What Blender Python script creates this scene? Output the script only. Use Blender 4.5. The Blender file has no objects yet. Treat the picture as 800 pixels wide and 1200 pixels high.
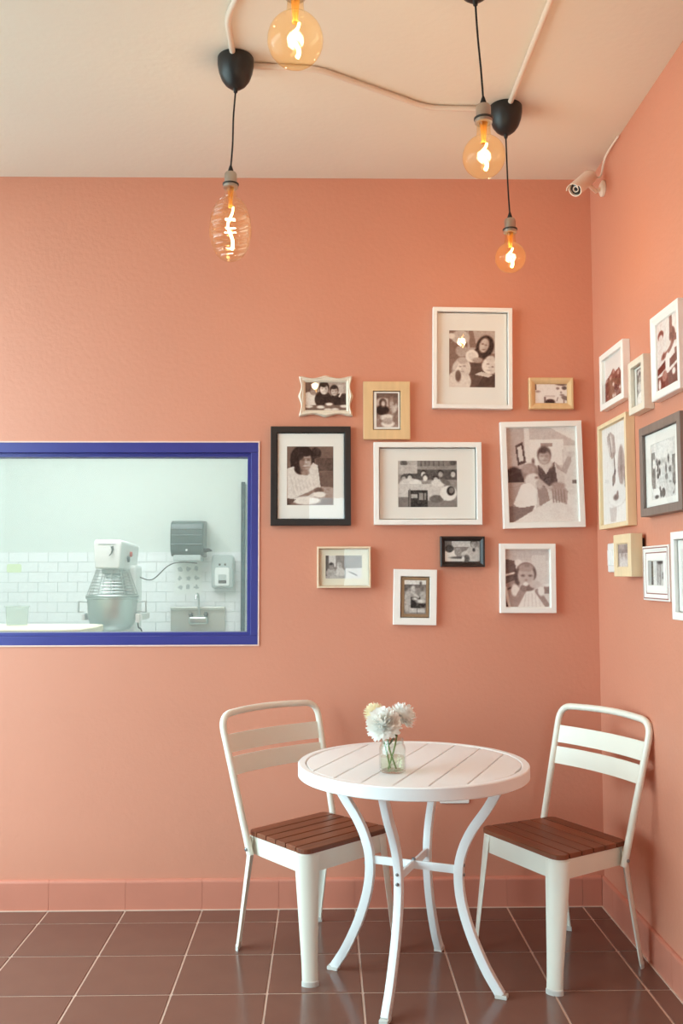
import bpy, bmesh, math, random
import numpy as np
from mathutils import Vector, Matrix

random.seed(7)
rng = np.random.default_rng(5)
PI = math.pi
scene = bpy.context.scene
COL = scene.collection

# ------------------------------------------------------------------ camera
F_PX, CAM_D, CAM_H = 1080.0947, 3.7955, 1.3314
PITCH, YAW, ROLL = 0.068, 0.0176, -0.0022
fwd = Vector((math.sin(YAW) * math.cos(PITCH), math.cos(YAW) * math.cos(PITCH), math.sin(PITCH)))
rgt0 = Vector((math.cos(YAW), -math.sin(YAW), 0))
up0 = rgt0.cross(fwd)
rgt = rgt0 * math.cos(ROLL) + up0 * math.sin(ROLL)
upv = up0 * math.cos(ROLL) - rgt0 * math.sin(ROLL)
CAM = Vector((0, -CAM_D, CAM_H))
cd = bpy.data.cameras.new('camera')
cd.sensor_fit = 'VERTICAL'
cd.sensor_height = 36.0
cd.sensor_width = 24.0
cd.lens = 36.0 * F_PX / 1200.0
cd.clip_start = 0.05
cam = bpy.data.objects.new('camera', cd)
m3 = Matrix((rgt, upv, -fwd)).transposed()
cam.matrix_world = Matrix.Translation(CAM) @ m3.to_4x4()
COL.objects.link(cam)
scene.camera = cam


def ray(x, y):
    return fwd + rgt * ((x - 400) / F_PX) - upv * ((y - 600) / F_PX)


def on_y(x, y, Y):
    d = ray(x, y)
    return CAM + d * ((Y - CAM.y) / d.y)


def on_z(x, y, Z):
    d = ray(x, y)
    return CAM + d * ((Z - CAM.z) / d.z)


# ------------------------------------------------------------------ room size
W = 1.1253          # right wall
HC = 3.005          # ceiling
XL = -2.50          # left wall (shop window side)
YF = -7.0           # front wall (door side)
T = 0.15            # wall thickness

# ------------------------------------------------------------------ world, lights, exposure
world = bpy.data.worlds.new('sky')
scene.world = world
world.use_nodes = True
bg = world.node_tree.nodes['Background']
bg.inputs[0].default_value = (0.65, 0.92, 1.0, 1)
bg.inputs[1].default_value = 9.4


def area(name, loc, rot, sx, sy, energy, color, portal=False):
    l = bpy.data.lights.new(name, 'AREA')
    l.shape = 'RECTANGLE'
    l.size, l.size_y = sx, sy
    l.energy = energy
    l.color = color
    if portal:
        l.cycles.is_portal = True
    o = bpy.data.objects.new(name, l)
    o.location = loc
    o.rotation_euler = rot
    COL.objects.link(o)
    return o


# shop window in the left wall, glazed door in the front wall
WIN_L = (-3.35, -0.18, 0.30, 2.93)            # y0, y1, z0, z1
DOOR = (-0.19, 0.52, 0.0, 2.24)             # x0, x1, z0, z1
area('daylight_portal', (XL - 0.02, (WIN_L[0] + WIN_L[1]) / 2, (WIN_L[2] + WIN_L[3]) / 2), (0, -PI / 2, 0), WIN_L[3] - WIN_L[2], WIN_L[1] - WIN_L[0], 1, (1, 1, 1), True)
area('daylight_portal', ((DOOR[0] + DOOR[1]) / 2, YF - 0.02, 1.12), (PI / 2, 0, 0), 0.71, 2.24, 1, (1, 1, 1), True)
area('kitchen_ceiling_light', (-1.7, 1.7, 2.93), (0, 0, 0), 2.0, 1.8, 90, (0.97, 0.93, 1.0))

vs = scene.view_settings
vs.view_transform = 'Standard'
vs.look = 'None'
vs.gamma = 1.0
vs.use_curve_mapping = False
vs.exposure = 0.0
scene.cycles.use_denoising = True
scene.cycles.max_bounces = 12
scene.cycles.diffuse_bounces = 6
scene.cycles.transparent_max_bounces = 16
scene.cycles.sample_clamp_indirect = 6.0
scene.cycles.caustics_reflective = False
scene.cycles.caustics_refractive = False


# ------------------------------------------------------------------ materials
def lin(c):
    r = []
    for v in c[:3]:
        v = v / 255.0
        r.append(v / 12.92 if v <= 0.04045 else ((v + 0.055) / 1.055) ** 2.4)
    return (r[0], r[1], r[2], 1.0)


MATS = {}


def new_mat(name):
    m = bpy.data.materials.new(name)
    m.use_nodes = True
    nt = m.node_tree
    for n in list(nt.nodes):
        nt.nodes.remove(n)
    out = nt.nodes.new('ShaderNodeOutputMaterial')
    MATS[name] = m
    return m, nt, out


def pbsdf(name, col, rough=0.5, metal=0.0, spec=0.5, var=0.0, vscale=8.0, bump=0.0, bscale=80.0, coat=0.0, rnd=0.0, vstretch=(1, 1, 1), alpha2=None):
    """Principled material with optional noise variation, per-object variation and fine relief."""
    m, nt, out = new_mat(name)
    N, L = nt.nodes, nt.links
    b = N.new('ShaderNodeBsdfPrincipled')
    b.inputs['Roughness'].default_value = rough
    b.inputs['Metallic'].default_value = metal
    b.inputs['Specular IOR Level'].default_value = spec
    b.inputs['Coat Weight'].default_value = coat
    b.inputs['Coat Roughness'].default_value = 0.12
    L.new(b.outputs[0], out.inputs[0])
    c = lin(col)
    b.inputs['Base Color'].default_value = c
    tc = N.new('ShaderNodeTexCoord')
    mp = N.new('ShaderNodeMapping')
    mp.inputs['Scale'].default_value = vstretch
    L.new(tc.outputs['Object'], mp.inputs[0])
    if var > 0 or rnd > 0:
        nz = N.new('ShaderNodeTexNoise')
        nz.inputs['Scale'].default_value = vscale
        nz.inputs['Detail'].default_value = 4
        L.new(mp.outputs[0], nz.inputs['Vector'])
        mr = N.new('ShaderNodeMapRange')
        mr.inputs['From Min'].default_value = 0.25
        mr.inputs['From Max'].default_value = 0.75
        mr.inputs['To Min'].default_value = 1 - var
        mr.inputs['To Max'].default_value = 1 + var
        L.new(nz.outputs['Fac'], mr.inputs['Value'])
        val = mr.outputs[0]
        if rnd > 0:
            oi = N.new('ShaderNodeObjectInfo')
            m2 = N.new('ShaderNodeMapRange')
            m2.inputs['To Min'].default_value = 1 - rnd
            m2.inputs['To Max'].default_value = 1 + rnd
            L.new(oi.outputs['Random'], m2.inputs['Value'])
            mu = N.new('ShaderNodeMath')
            mu.operation = 'MULTIPLY'
            L.new(val, mu.inputs[0])
            L.new(m2.outputs[0], mu.inputs[1])
            val = mu.outputs[0]
        hs = N.new('ShaderNodeHueSaturation')
        hs.inputs['Color'].default_value = c
        L.new(val, hs.inputs['Value'])
        L.new(hs.outputs[0], b.inputs['Base Color'])
    if bump > 0:
        bz = N.new('ShaderNodeTexNoise')
        bz.inputs['Scale'].default_value = bscale
        bz.inputs['Detail'].default_value = 5
        L.new(mp.outputs[0], bz.inputs['Vector'])
        bp = N.new('ShaderNodeBump')
        bp.inputs['Strength'].default_value = bump
        bp.inputs['Distance'].default_value = 0.004
        L.new(bz.outputs['Fac'], bp.inputs['Height'])
        L.new(bp.outputs[0], b.inputs['Normal'])
    return m


def glassy(name, tint, rough=0.0, ior=1.45, haze=0.0, hazecol=(255, 255, 255), trans=0.0, transcol=(255, 200, 120)):
    """Thin clear pane: straight-through light plus Fresnel reflection, optional milky film."""
    m, nt, out = new_mat(name)
    N, L = nt.nodes, nt.links
    tr = N.new('ShaderNodeBsdfTransparent')
    tr.inputs[0].default_value = lin(tint)
    gl = N.new('ShaderNodeBsdfGlossy')
    gl.inputs['Roughness'].default_value = rough
    # same reflectance from both faces of the thin pane
    fr = N.new('ShaderNodeFresnel')
    ge = N.new('ShaderNodeNewGeometry')
    mi = N.new('ShaderNodeMix')
    mi.data_type = 'FLOAT'
    mi.inputs[2].default_value = ior
    mi.inputs[3].default_value = 1.0 / ior
    L.new(ge.outputs['Backfacing'], mi.inputs[0])
    L.new(mi.outputs[0], fr.inputs['IOR'])
    mx = N.new('ShaderNodeMixShader')
    L.new(fr.outputs[0], mx.inputs[0])
    L.new(tr.outputs[0], mx.inputs[1])
    L.new(gl.outputs[0], mx.inputs[2])
    last = mx.outputs[0]
    if haze > 0:
        df = N.new('ShaderNodeBsdfDiffuse')
        df.inputs[0].default_value = lin(hazecol)
        m2 = N.new('ShaderNodeMixShader')
        m2.inputs[0].default_value = haze
        L.new(last, m2.inputs[1])
        L.new(df.outputs[0], m2.inputs[2])
        last = m2.outputs[0]
    if trans > 0:
        tl = N.new('ShaderNodeBsdfTranslucent')
        tl.inputs[0].default_value = lin(transcol)
        m3_ = N.new('ShaderNodeMixShader')
        m3_.inputs[0].default_value = trans
        L.new(last, m3_.inputs[1])
        L.new(tl.outputs[0], m3_.inputs[2])
        last = m3_.outputs[0]
    L.new(last, out.inputs[0])
    return m


def emis(name, col, strength):
    m, nt, out = new_mat(name)
    e = nt.nodes.new('ShaderNodeEmission')
    e.inputs[0].default_value = lin(col)
    e.inputs[1].default_value = strength
    nt.links.new(e.outputs[0], out.inputs[0])
    return m


PINK = pbsdf('pink_wall_paint', (212, 141, 115), 0.48, var=0.025, vscale=2.2, bump=0.3, bscale=55, spec=0.5)
PINK_T = pbsdf('pink_base_paint', (205, 130, 108), 0.4, var=0.03, vscale=6, bump=0.15, bscale=40, spec=0.4, rnd=0.02)
CEIL = pbsdf('cream_ceiling_paint', (232, 222, 208), 0.8, var=0.015, vscale=2, bump=0.2, bscale=45, spec=0.2)
OFFWHITE = pbsdf('grey_beige_wall_paint', (168, 158, 150), 0.8, spec=0.2)
CAULK = pbsdf('pale_caulk', (236, 200, 190), 0.6, var=0.05, vscale=30)
GROUT = pbsdf('floor_grout', (214, 182, 164), 0.85, var=0.06, vscale=20, bump=0.2, bscale=120)
TILE = pbsdf('brown_floor_tile', (116, 80, 68), 0.20, var=0.05, vscale=9, bump=0.03, bscale=25, spec=0.5, rnd=0.05)
BLUE = pbsdf('blue_frame_paint', (58, 56, 132), 0.35, var=0.03, vscale=10, spec=0.5)
WHITE_M = pbsdf('white_powder_coat', (243, 243, 242), 0.38, var=0.01, bump=0.04, bscale=200)
CREAM_M = pbsdf('cream_powder_coat', (236, 230, 216), 0.36, var=0.01, bump=0.04, bscale=200)
WOOD = pbsdf('stained_seat_wood', (128, 70, 44), 0.42, var=0.28, vscale=26, bump=0.12, bscale=40, vstretch=(1, 0.07, 1), rnd=0.16)
RUBBER = pbsdf('dark_rubber', (40, 38, 38), 0.7)
FOOT = pbsdf('clear_grey_foot_plastic', (214, 210, 202), 0.45)
BLACK = pbsdf('matt_black_plastic', (30, 27, 26), 0.42)
BLACKC = pbsdf('black_cord_fabric', (24, 20, 19), 0.8)
STEEL = pbsdf('brushed_nickel', (184, 176, 168), 0.3, metal=1.0)
CONDUIT = pbsdf('painted_conduit', (226, 208, 192), 0.4, spec=0.5)
SCREW = pbsdf('screw_metal', (150, 150, 150), 0.35, metal=0.9)
PLATE_W = pbsdf('white_plastic', (240, 238, 234), 0.35)
SLOT = pbsdf('slot_shadow_plastic', (70, 66, 64), 0.6)
CAMW = pbsdf('cream_camera_plastic', (242, 230, 216), 0.4)
LENS = pbsdf('lens_black', (16, 12, 12), 0.08, coat=0.8)
F_WHITE = pbsdf('frame_white', (244, 238, 232), 0.4, var=0.01)
F_OFFW = pbsdf('frame_antique_white', (232, 218, 200), 0.5, var=0.05, vscale=60)
F_OAK = pbsdf('frame_light_oak', (226, 188, 140), 0.5, var=0.08, vscale=40, vstretch=(1, 1, 0.15))
F_PINE = pbsdf('frame_pale_pine', (236, 208, 168), 0.5, var=0.06, vscale=40, vstretch=(1, 1, 0.15))
F_THIN = pbsdf('frame_cream_beige', (232, 206, 176), 0.5, var=0.04, vscale=40)
F_BLACK = pbsdf('frame_black_brown', (40, 27, 23), 0.4, var=0.05, vscale=30)
F_GREY = pbsdf('frame_grey_brown', (132, 112, 102), 0.55, var=0.12, vscale=40, vstretch=(1, 1, 0.1))
F_LINE = pbsdf('frame_red_line', (150, 92, 78), 0.6)
MATW = pbsdf('mat_board_white', (248, 242, 234), 0.8)
MATC = pbsdf('mat_board_cream', (238, 228, 206), 0.8)
MATB = pbsdf('mat_board_brown', (162, 130, 98), 0.85, var=0.05, vscale=80)
BACKB = pbsdf('backing_board_black', (40, 26, 24), 0.8)
PGLASS = glassy('picture_glass', (252, 252, 252), 0.0, 1.4)
WGLASS = glassy('window_glass', (241, 247, 244), 0.0, 1.5, haze=0.10, hazecol=(244, 250, 244))  # white diffuse share paints the room's reflection haze into the pane
BULB = glassy('amber_bulb_glass', (253, 243, 222), 0.02, 1.28, trans=0.010, transcol=(255, 196, 120))
BULB_R = glassy('ribbed_bulb_glass', (253, 245, 230), 0.03, 1.65, trans=0.010, transcol=(255, 205, 140))
FIL = emis('glowing_filament', (255, 214, 140), 34.0)
STEMG = glassy('bulb_stem_glass', (255, 226, 170), 0.1, 1.5, trans=0.35, transcol=(255, 206, 130))
JARG = glassy('jar_glass', (251, 253, 252), 0.02, 1.45)
WATER = glassy('jar_water', (247, 249, 240), 0.0, 1.2)


def petal_mat(name, col):
    m, nt, out = new_mat(name)
    d = nt.nodes.new('ShaderNodeBsdfDiffuse')
    t = nt.nodes.new('ShaderNodeBsdfTranslucent')
    x = nt.nodes.new('ShaderNodeMixShader')
    nz = nt.nodes.new('ShaderNodeTexNoise')
    nz.inputs['Scale'].default_value = 90.0
    rp = nt.nodes.new('ShaderNodeMix')
    rp.data_type = 'RGBA'
    rp.inputs[6].default_value = lin(col)
    rp.inputs[7].default_value = lin([min(255, c * 0.96 + 8) for c in col])
    nt.links.new(nz.outputs['Fac'], rp.inputs[0])
    nt.links.new(rp.outputs[2], d.inputs[0])
    nt.links.new(rp.outputs[2], t.inputs[0])
    x.inputs[0].default_value = 0.4
    nt.links.new(d.outputs[0], x.inputs[1])
    nt.links.new(t.outputs[0], x.inputs[2])
    nt.links.new(x.outputs[0], out.inputs[0])
    return m


PETAL = petal_mat('white_petal', (254, 252, 248))
PETAL2 = petal_mat('cream_petal', (255, 248, 226))
STEM = pbsdf('green_stem', (120, 140, 80), 0.6, var=0.1, vscale=60)
LEAF = pbsdf('dark_leaf', (70, 86, 46), 0.6, var=0.15, vscale=80)
K_WALL = pbsdf('kitchen_mint_paint', (222, 232, 226), 0.7)
K_TILE = pbsdf('white_subway_tile', (244, 249, 249), 0.15, rnd=0.012, spec=0.6)
K_GROUT = pbsdf('tile_grout', (196, 206, 202), 0.9)
K_STEEL = pbsdf('kitchen_stainless', (200, 208, 205), 0.34, metal=1.0, var=0.04, vscale=20)
K_STEEL2 = pbsdf('satin_stainless_sheet', (206, 212, 204), 0.42, metal=0.85)
K_WHITE = pbsdf('mixer_white_enamel', (242, 246, 244), 0.3)
K_GREY = pbsdf('dispenser_grey', (186, 198, 196), 0.4)
K_DARK = pbsdf('smoky_dispenser_plastic', (66, 88, 86), 0.25, var=0.03)
K_DARK2 = pbsdf('dark_lever_plastic', (70, 76, 74), 0.4)
K_PAPER = pbsdf('notice_paper', (238, 244, 240), 0.8)
K_MARK = pbsdf('notice_print', (186, 198, 196), 0.8)
K_CREAM = pbsdf('maple_worktop', (238, 232, 200), 0.5, var=0.04, vscale=10)
K_CLEAR = glassy('clear_container', (244, 249, 247), 0.05, 1.4, haze=0.10)
K_STICK = pbsdf('pale_green_label', (224, 240, 196), 0.8)
RED = pbsdf('red_button', (200, 80, 60), 0.4)
STREET_LEAF = pbsdf('street_tree_leaf', (120, 150, 110), 0.6, var=0.2, vscale=6)
CONC = pbsdf('pale_pavement', (190, 186, 180), 0.9)


# ------------------------------------------------------------------ mesh helpers
class MB:
    def __init__(self):
        self.v, self.f = [], []

    def add(self, vs_, fs):
        k = len(self.v)
        self.v += [tuple(p) for p in vs_]
        self.f += [tuple(i + k for i in f) for f in fs]
        return self

    def box(self, x0, x1, y0, y1, z0, z1):
        vs_ = [(x, y, z) for z in (z0, z1) for y in (y0, y1) for x in (x0, x1)]
        return self.add(vs_, [(0, 2, 3, 1), (4, 5, 7, 6), (0, 1, 5, 4), (2, 6, 7, 3), (0, 4, 6, 2), (1, 3, 7, 5)])

    def lathe(self, prof, seg=32, c=(0, 0, 0), cap=True):
        """prof: (radius, z) list from bottom to top or reverse; revolved about z."""
        vs_, fs = [], []
        n = len(prof)
        for r, z in prof:
            for k in range(seg):
                a = 2 * PI * k / seg
                vs_.append((c[0] + r * math.cos(a), c[1] + r * math.sin(a), c[2] + z))
        for i in range(n - 1):
            for k in range(seg):
                k2 = (k + 1) % seg
                fs.append((i * seg + k, i * seg + k2, (i + 1) * seg + k2, (i + 1) * seg + k))
        if cap:
            if prof[0][0] > 1e-5:
                fs.append(tuple(reversed(range(seg))))
            if prof[-1][0] > 1e-5:
                fs.append(tuple((n - 1) * seg + k for k in range(seg)))
        return self.add(vs_, fs)

    def sweep(self, pts, prof, upref=(0, 0, 1), closed=False, scale=None, cap=True):
        """prof: list of (a, b) in the local side / up frame; path pts; fixed up reference (parallel transport when None)."""
        pts = [Vector(p) for p in pts]
        n = len(pts)
        m = len(prof)
        vs_, fs = [], []
        prev = None
        for i, p in enumerate(pts):
            if closed:
                t = pts[(i + 1) % n] - pts[i - 1]
            else:
                t = pts[min(i + 1, n - 1)] - pts[max(i - 1, 0)]
            t.normalize()
            if upref is not None:
                u = Vector(upref)
            else:
                u = prev if prev is not None else (Vector((0, 0, 1)) if abs(t.z) < 0.9 else Vector((1, 0, 0)))
            s = t.cross(u)
            if s.length < 1e-6:
                s = t.cross(Vector((1, 0.13, 0)))
            s.normalize()
            u2 = s.cross(t)
            prev = u2
            k = 1.0 if scale is None else scale[i]
            for a, b in prof:
                vs_.append(p + s * (a * k) + u2 * (b * k))
        rng_i = n if closed else n - 1
        for i in range(rng_i):
            j = (i + 1) % n
            for q in range(m):
                q2 = (q + 1) % m
                fs.append((i * m + q, i * m + q2, j * m + q2, j * m + q))
        if cap and not closed:
            fs.append(tuple(reversed(range(m))))
            fs.append(tuple((n - 1) * m + q for q in range(m)))
        return self.add(vs_, fs)

    def tube(self, pts, r, seg=10, scale=None, closed=False):
        prof = [(r * math.cos(2 * PI * k / seg), r * math.sin(2 * PI * k / seg)) for k in range(seg)]
        return self.sweep(pts, prof, None, closed, scale)

    def prism(self, poly, z0, z1, chamfer=0.0):
        """poly: ccw list of (x, y), extruded in z, optional chamfered top edge."""
        n = len(poly)
        if chamfer > 0:
            cx = sum(p[0] for p in poly) / n
            cy = sum(p[1] for p in poly) / n
            ins = inset_poly(poly, chamfer)
            vs_ = [(x, y, z0) for x, y in poly] + [(x, y, z1 - chamfer) for x, y in poly] + [(x, y, z1) for x, y in ins]
            lev = 3
        else:
            vs_ = [(x, y, z0) for x, y in poly] + [(x, y, z1) for x, y in poly]
            lev = 2
        fs = [tuple(reversed(range(n)))]
        for l in range(lev - 1):
            for i in range(n):
                j = (i + 1) % n
                fs.append((l * n + i, l * n + j, (l + 1) * n + j, (l + 1) * n + i))
        fs.append(tuple((lev - 1) * n + i for i in range(n)))
        return self.add(vs_, fs)

    def xform(self, M):
        self.v = [tuple(M @ Vector(p)) for p in self.v]
        return self

    def mesh(self, name, smooth=False, bevel=0.0, bseg=2, angle=0.6):
        me = bpy.data.meshes.new(name)
        me.from_pydata(self.v, [], self.f)
        bm = bmesh.new()
        bm.from_mesh(me)
        bmesh.ops.recalc_face_normals(bm, faces=bm.faces)
        if bevel > 0:
            ed = [e for e in bm.edges if len(e.link_faces) == 2 and e.calc_face_angle(0) > angle]
            bmesh.ops.bevel(bm, geom=ed, offset=bevel, segments=bseg, profile=0.6, affect='EDGES', clamp_overlap=True)
        if smooth:
            for f in bm.faces:
                f.smooth = True
            for e in bm.edges:
                e.smooth = not (len(e.link_faces) == 2 and e.calc_face_angle(0) > 0.7)
        bm.to_mesh(me)
        bm.free()
        return me

    def obj(self, name, mat, parent=None, smooth=False, bevel=0.0, bseg=2, angle=0.6, label=None):
        me = self.mesh(name, smooth, bevel, bseg, angle)
        me.materials.append(mat)
        return link(name, me, parent, label)


def inset_poly(poly, d):
    n = len(poly)
    out = []
    for i in range(n):
        p0, p1, p2 = Vector(poly[i - 1]), Vector(poly[i]), Vector(poly[(i + 1) % n])
        e1, e2 = (p1 - p0).normalized(), (p2 - p1).normalized()
        n1, n2 = Vector((-e1.y, e1.x)), Vector((-e2.y, e2.x))
        b = n1 + n2
        if b.length < 1e-6:
            b = n1
        b.normalize()
        k = d / max(0.4, b.dot(n1))
        q = p1 + b * k
        out.append((q.x, q.y))
    return out


def link(name, me, parent=None, label=None):
    o = bpy.data.objects.new(name, me)
    COL.objects.link(o)
    if parent is not None:
        o.parent = parent
    if label:
        o['label'] = label
    return o


def thing(name, label, cat, loc=(0, 0, 0), rotz=0.0, group=None):
    o = bpy.data.objects.new(name, None)
    o.empty_display_size = 0.05
    COL.objects.link(o)
    o.location = loc
    o.rotation_euler = (0, 0, rotz)
    o['label'] = label
    o['category'] = cat
    if group:
        o['group'] = group
    return o


def tag(o, label, cat, group=None):
    o['label'] = label
    o['category'] = cat
    if group:
        o['group'] = group
    return o


def struct(o, label, cat):
    o['kind'] = 'structure'
    o['label'] = label
    o['category'] = cat
    return o


def arc(cx, cy, r, a0, a1, n):
    return [(cx + r * math.cos(a0 + (a1 - a0) * i / n), cy + r * math.sin(a0 + (a1 - a0) * i / n)) for i in range(n + 1)]


def round_rect(x0, x1, y0, y1, r, n=4):
    return (arc(x1 - r, y0 + r, r, -PI / 2, 0, n) + arc(x1 - r, y1 - r, r, 0, PI / 2, n)
            + arc(x0 + r, y1 - r, r, PI / 2, PI, n) + arc(x0 + r, y0 + r, r, PI, 1.5 * PI, n))


def catmull(pts, n=6):
    P = [Vector(p) for p in pts]
    P = [P[0] * 2 - P[1]] + P + [P[-1] * 2 - P[-2]]
    out = []
    for i in range(1, len(P) - 2):
        for k in range(n):
            t = k / n
            a, b, c, d = P[i - 1], P[i], P[i + 1], P[i + 2]
            out.append(0.5 * ((2 * b) + (c - a) * t + (2 * a - 5 * b + 4 * c - d) * t * t + (3 * b - a - 3 * c + d) * t ** 3))
    out.append(P[-2])
    return out


# ------------------------------------------------------------------ room shell
WX0, WX1, WZ0, WZ1 = -2.20, -0.276, 1.048, 1.878        # serving window opening in the back wall
mb = MB()
mb.box(XL - T, WX0, 0, T, 0, HC).box(WX1, W + T, 0, T, 0, HC)
mb.box(WX0, WX1, 0, T, 0, WZ0).box(WX0, WX1, 0, T, WZ1, HC)
struct(mb.obj('wall_back', PINK), 'salmon pink plaster wall with the kitchen window and photo frames', 'wall')
struct(MB().box(W, W + T, YF - T, 0, 0, HC).obj('wall_right', PINK), 'salmon pink plaster wall behind the chair, hung with picture frames', 'wall')
mb = MB()
y0, y1, z0, z1 = WIN_L
mb.box(XL - T, XL, YF - T, y0, 0, HC).box(XL - T, XL, y1, 0, 0, HC).box(XL - T, XL, y0, y1, 0, z0).box(XL - T, XL, y0, y1, z1, HC)
struct(mb.obj('wall_left', OFFWHITE), 'grey-beige wall around the shop window', 'wall')
mb = MB()
x0, x1, z0, z1 = DOOR
mb.box(XL, x0, YF - T, YF, 0, HC).box(x0, x1, YF - T, YF, z1, HC).box(x1, W, YF - T, YF, 0, HC)
struct(mb.obj('wall_front', OFFWHITE), 'grey-beige wall around the street door', 'wall')
struct(MB().box(XL - T, W + T, YF - T, T, HC, HC + 0.1).obj('ceiling', CEIL), 'cream painted plaster ceiling with surface conduit', 'ceiling')
struct(MB().box(-30, 30, -40, 20, -0.20, -0.12).obj('ground', CONC), 'pale street pavement outside', 'ground')

# floor: a grout bed and single tiles
S, TA, TX0 = 0.305, 0.1457, -1.1027
floor = struct(MB().box(XL - T, W + T, YF - T, T, -0.10, -0.0025).obj('floor', GROUT), 'brown square ceramic floor tiles with pale grout', 'floor')
G = 0.0035


def tile_mesh(w, d):
    m_ = MB()
    m_.prism(round_rect(-w / 2 + G, w / 2 - G, -d / 2 + G, d / 2 - G, 0.004, 2), -0.010, 0.0, 0.0012)
    me = m_.mesh('tile')
    me.materials.append(TILE)
    return me


xs = [TX0 + i * S for i in range(-5, 8)] + [W]
ys = [0.0] + [-TA - j * S for j in range(8)]
cache = {}
for i in range(len(xs) - 1):
    for j in range(len(ys) - 1):
        w, d = xs[i + 1] - xs[i], ys[j] - ys[j + 1]
        key = (round(w, 4), round(d, 4))
        if key not in cache:
            cache[key] = tile_mesh(w, d)
        o = link('tile', cache[key], floor)
        o.location = ((xs[i] + xs[i + 1]) / 2, (ys[j] + ys[j + 1]) / 2, 0)
rest = MB()
ylast, xfirst = ys[-1], xs[0]
for i in range(-9, 8):
    for j in range(8, 24):
        a, b = max(TX0 + i * S, XL), min(TX0 + (i + 1) * S, W)
        c_, d_ = -TA - j * S, -TA - (j - 1) * S
        if b - a > 0.03 and c_ > YF - S:
            rest.box(a + G, b - G, max(c_, YF) + G, d_ - G, -0.01, 0)
for i in range(-9, -5):
    for j in range(-1, 7):
        a, b = max(TX0 + i * S, XL), TX0 + (i + 1) * S
        d_ = 0 if j == -1 else -TA - j * S
        c_ = -TA - (j + 1) * S
        if b - a > 0.03:
            rest.box(a + G, b - G, c_ + G, d_ - G, -0.01, 0)
o = rest.obj('tile_field', TILE, floor)
o['kind'] = 'stuff'

# painted tile skirting
BH, BT = 0.118, 0.013


def skirting(name, label, a_list, to_world):
    root = None
    for k in range(len(a_list) - 1):
        a, b = a_list[k] + 0.0006, a_list[k + 1] - 0.0006
        prof = [(0, 0), (BT, 0), (BT, BH - 0.012)] + [(BT - 0.012 + 0.012 * math.cos(t), BH - 0.012 + 0.012 * math.sin(t)) for t in (0.4, 0.8, 1.2, 1.57)] + [(0, BH)]
        m_ = MB()
        n = len(prof)
        vs_ = [to_world(a, o_, z) for o_, z in prof] + [to_world(b, o_, z) for o_, z in prof]
        fs = [tuple(range(n)), tuple(range(n, 2 * n))] + [(q, (q + 1) % n, n + (q + 1) % n, n + q) for q in range(n)]
        m_.add(vs_, fs)
        if root is None:
            bed = MB()
            pts = [to_world(u, o_, z) for u in (a_list[0], a_list[-1]) for o_ in (0, BT - 0.003) for z in (0.0, BH - 0.004)]
            xs_, ys_, zs_ = zip(*pts)
            bed.box(min(xs_), max(xs_), min(ys_), max(ys_), min(zs_), max(zs_))
            root = struct(bed.obj(name, PINK_T), label, 'baseboard')
        m_.obj('tile', PINK_T, root)
    return root


bx = [TX0 + i * S for i in range(-7, 8)] + [W - BT - 0.001]
skirting('baseboard_back', 'pink painted tile skirting along the wall with the kitchen window', bx, lambda a, o_, z: (a, -o_, z))
by = [0.0, TA] + [TA + j * S for j in range(1, 22)]
skirting('baseboard_right', 'pink painted tile skirting along the wall behind the chair', by, lambda a, o_, z: (W - o_, -a, z))
# pale grout joint between skirting and floor
struct(MB().box(XL, W - BT, -BT - 0.006, -BT, -0.002, 0.0025).obj('trim_1', GROUT), 'pale grout joint below the window wall skirting', 'trim')
struct(MB().box(W - BT - 0.006, W - BT, YF, -BT - 0.006, -0.002, 0.0025).obj('trim_2', GROUT), 'pale grout joint below the skirting of the chair wall', 'trim')

# ------------------------------------------------------------------ kitchen window
win = bpy.data.objects.new('window_1', None)
COL.objects.link(win)
win.location = (WX0, 0, WZ0)
struct(win, 'blue framed fixed window looking into the white kitchen', 'window')


def wpart(name, x0, x1, y0, y1, z0, z1, mat, bev=0.002):
    o = MB().box(x0 - WX0, x1 - WX0, y0, y1, z0 - WZ0, z1 - WZ0).obj(name, mat, win, bevel=bev)
    return o


FT, FB, FS = 0.058, 0.050, 0.046
wpart('top_rail', WX0, WX1, -0.004, 0.09, WZ1 - FT * 0.72, WZ1, BLUE)
wpart('bottom_rail', WX0, WX1, -0.004, 0.09, WZ0, WZ0 + FB * 0.72, BLUE)
wpart('side_rail', WX1 - FS * 0.66, WX1, -0.004, 0.09, WZ0 + FB * 0.72, WZ1 - FT * 0.72, BLUE)
wpart('side_rail', WX0, WX0 + FS * 0.66, -0.004, 0.09, WZ0 + FB * 0.72, WZ1 - FT * 0.72, BLUE)
wpart('glazing_bead', WX0 + 0.03, WX1 - 0.03, 0.012, 0.075, WZ1 - FT, WZ1 - FT * 0.72, BLUE, 0.001)
wpart('glazing_bead', WX0 + 0.03, WX1 - 0.03, 0.012, 0.075, WZ0 + FB * 0.72, WZ0 + FB, BLUE, 0.001)
wpart('glazing_bead', WX1 - FS, WX1 - FS * 0.66, 0.012, 0.075, WZ0 + FB, WZ1 - FT, BLUE, 0.001)
wpart('glazing_bead', WX0 + FS * 0.66, WX0 + FS, 0.012, 0.075, WZ0 + FB, WZ1 - FT, BLUE, 0.001)
wpart('glass_pane', WX0 + FS, WX1 - FS, 0.040, 0.044, WZ0 + FB, WZ1 - FT, WGLASS, 0)
c_ = MB()
e = 0.006
c_.box(0, WX1 - WX0 + e, -0.005, 0.002, WZ1 - WZ0, WZ1 - WZ0 + e).box(0, WX1 - WX0 + e, -0.005, 0.002, -e, 0)
c_.box(WX1 - WX0, WX1 - WX0 + e, -0.005, 0.002, 0, WZ1 - WZ0)
c_.obj('caulk_bead', CAULK, win, bevel=0.0015)

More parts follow.
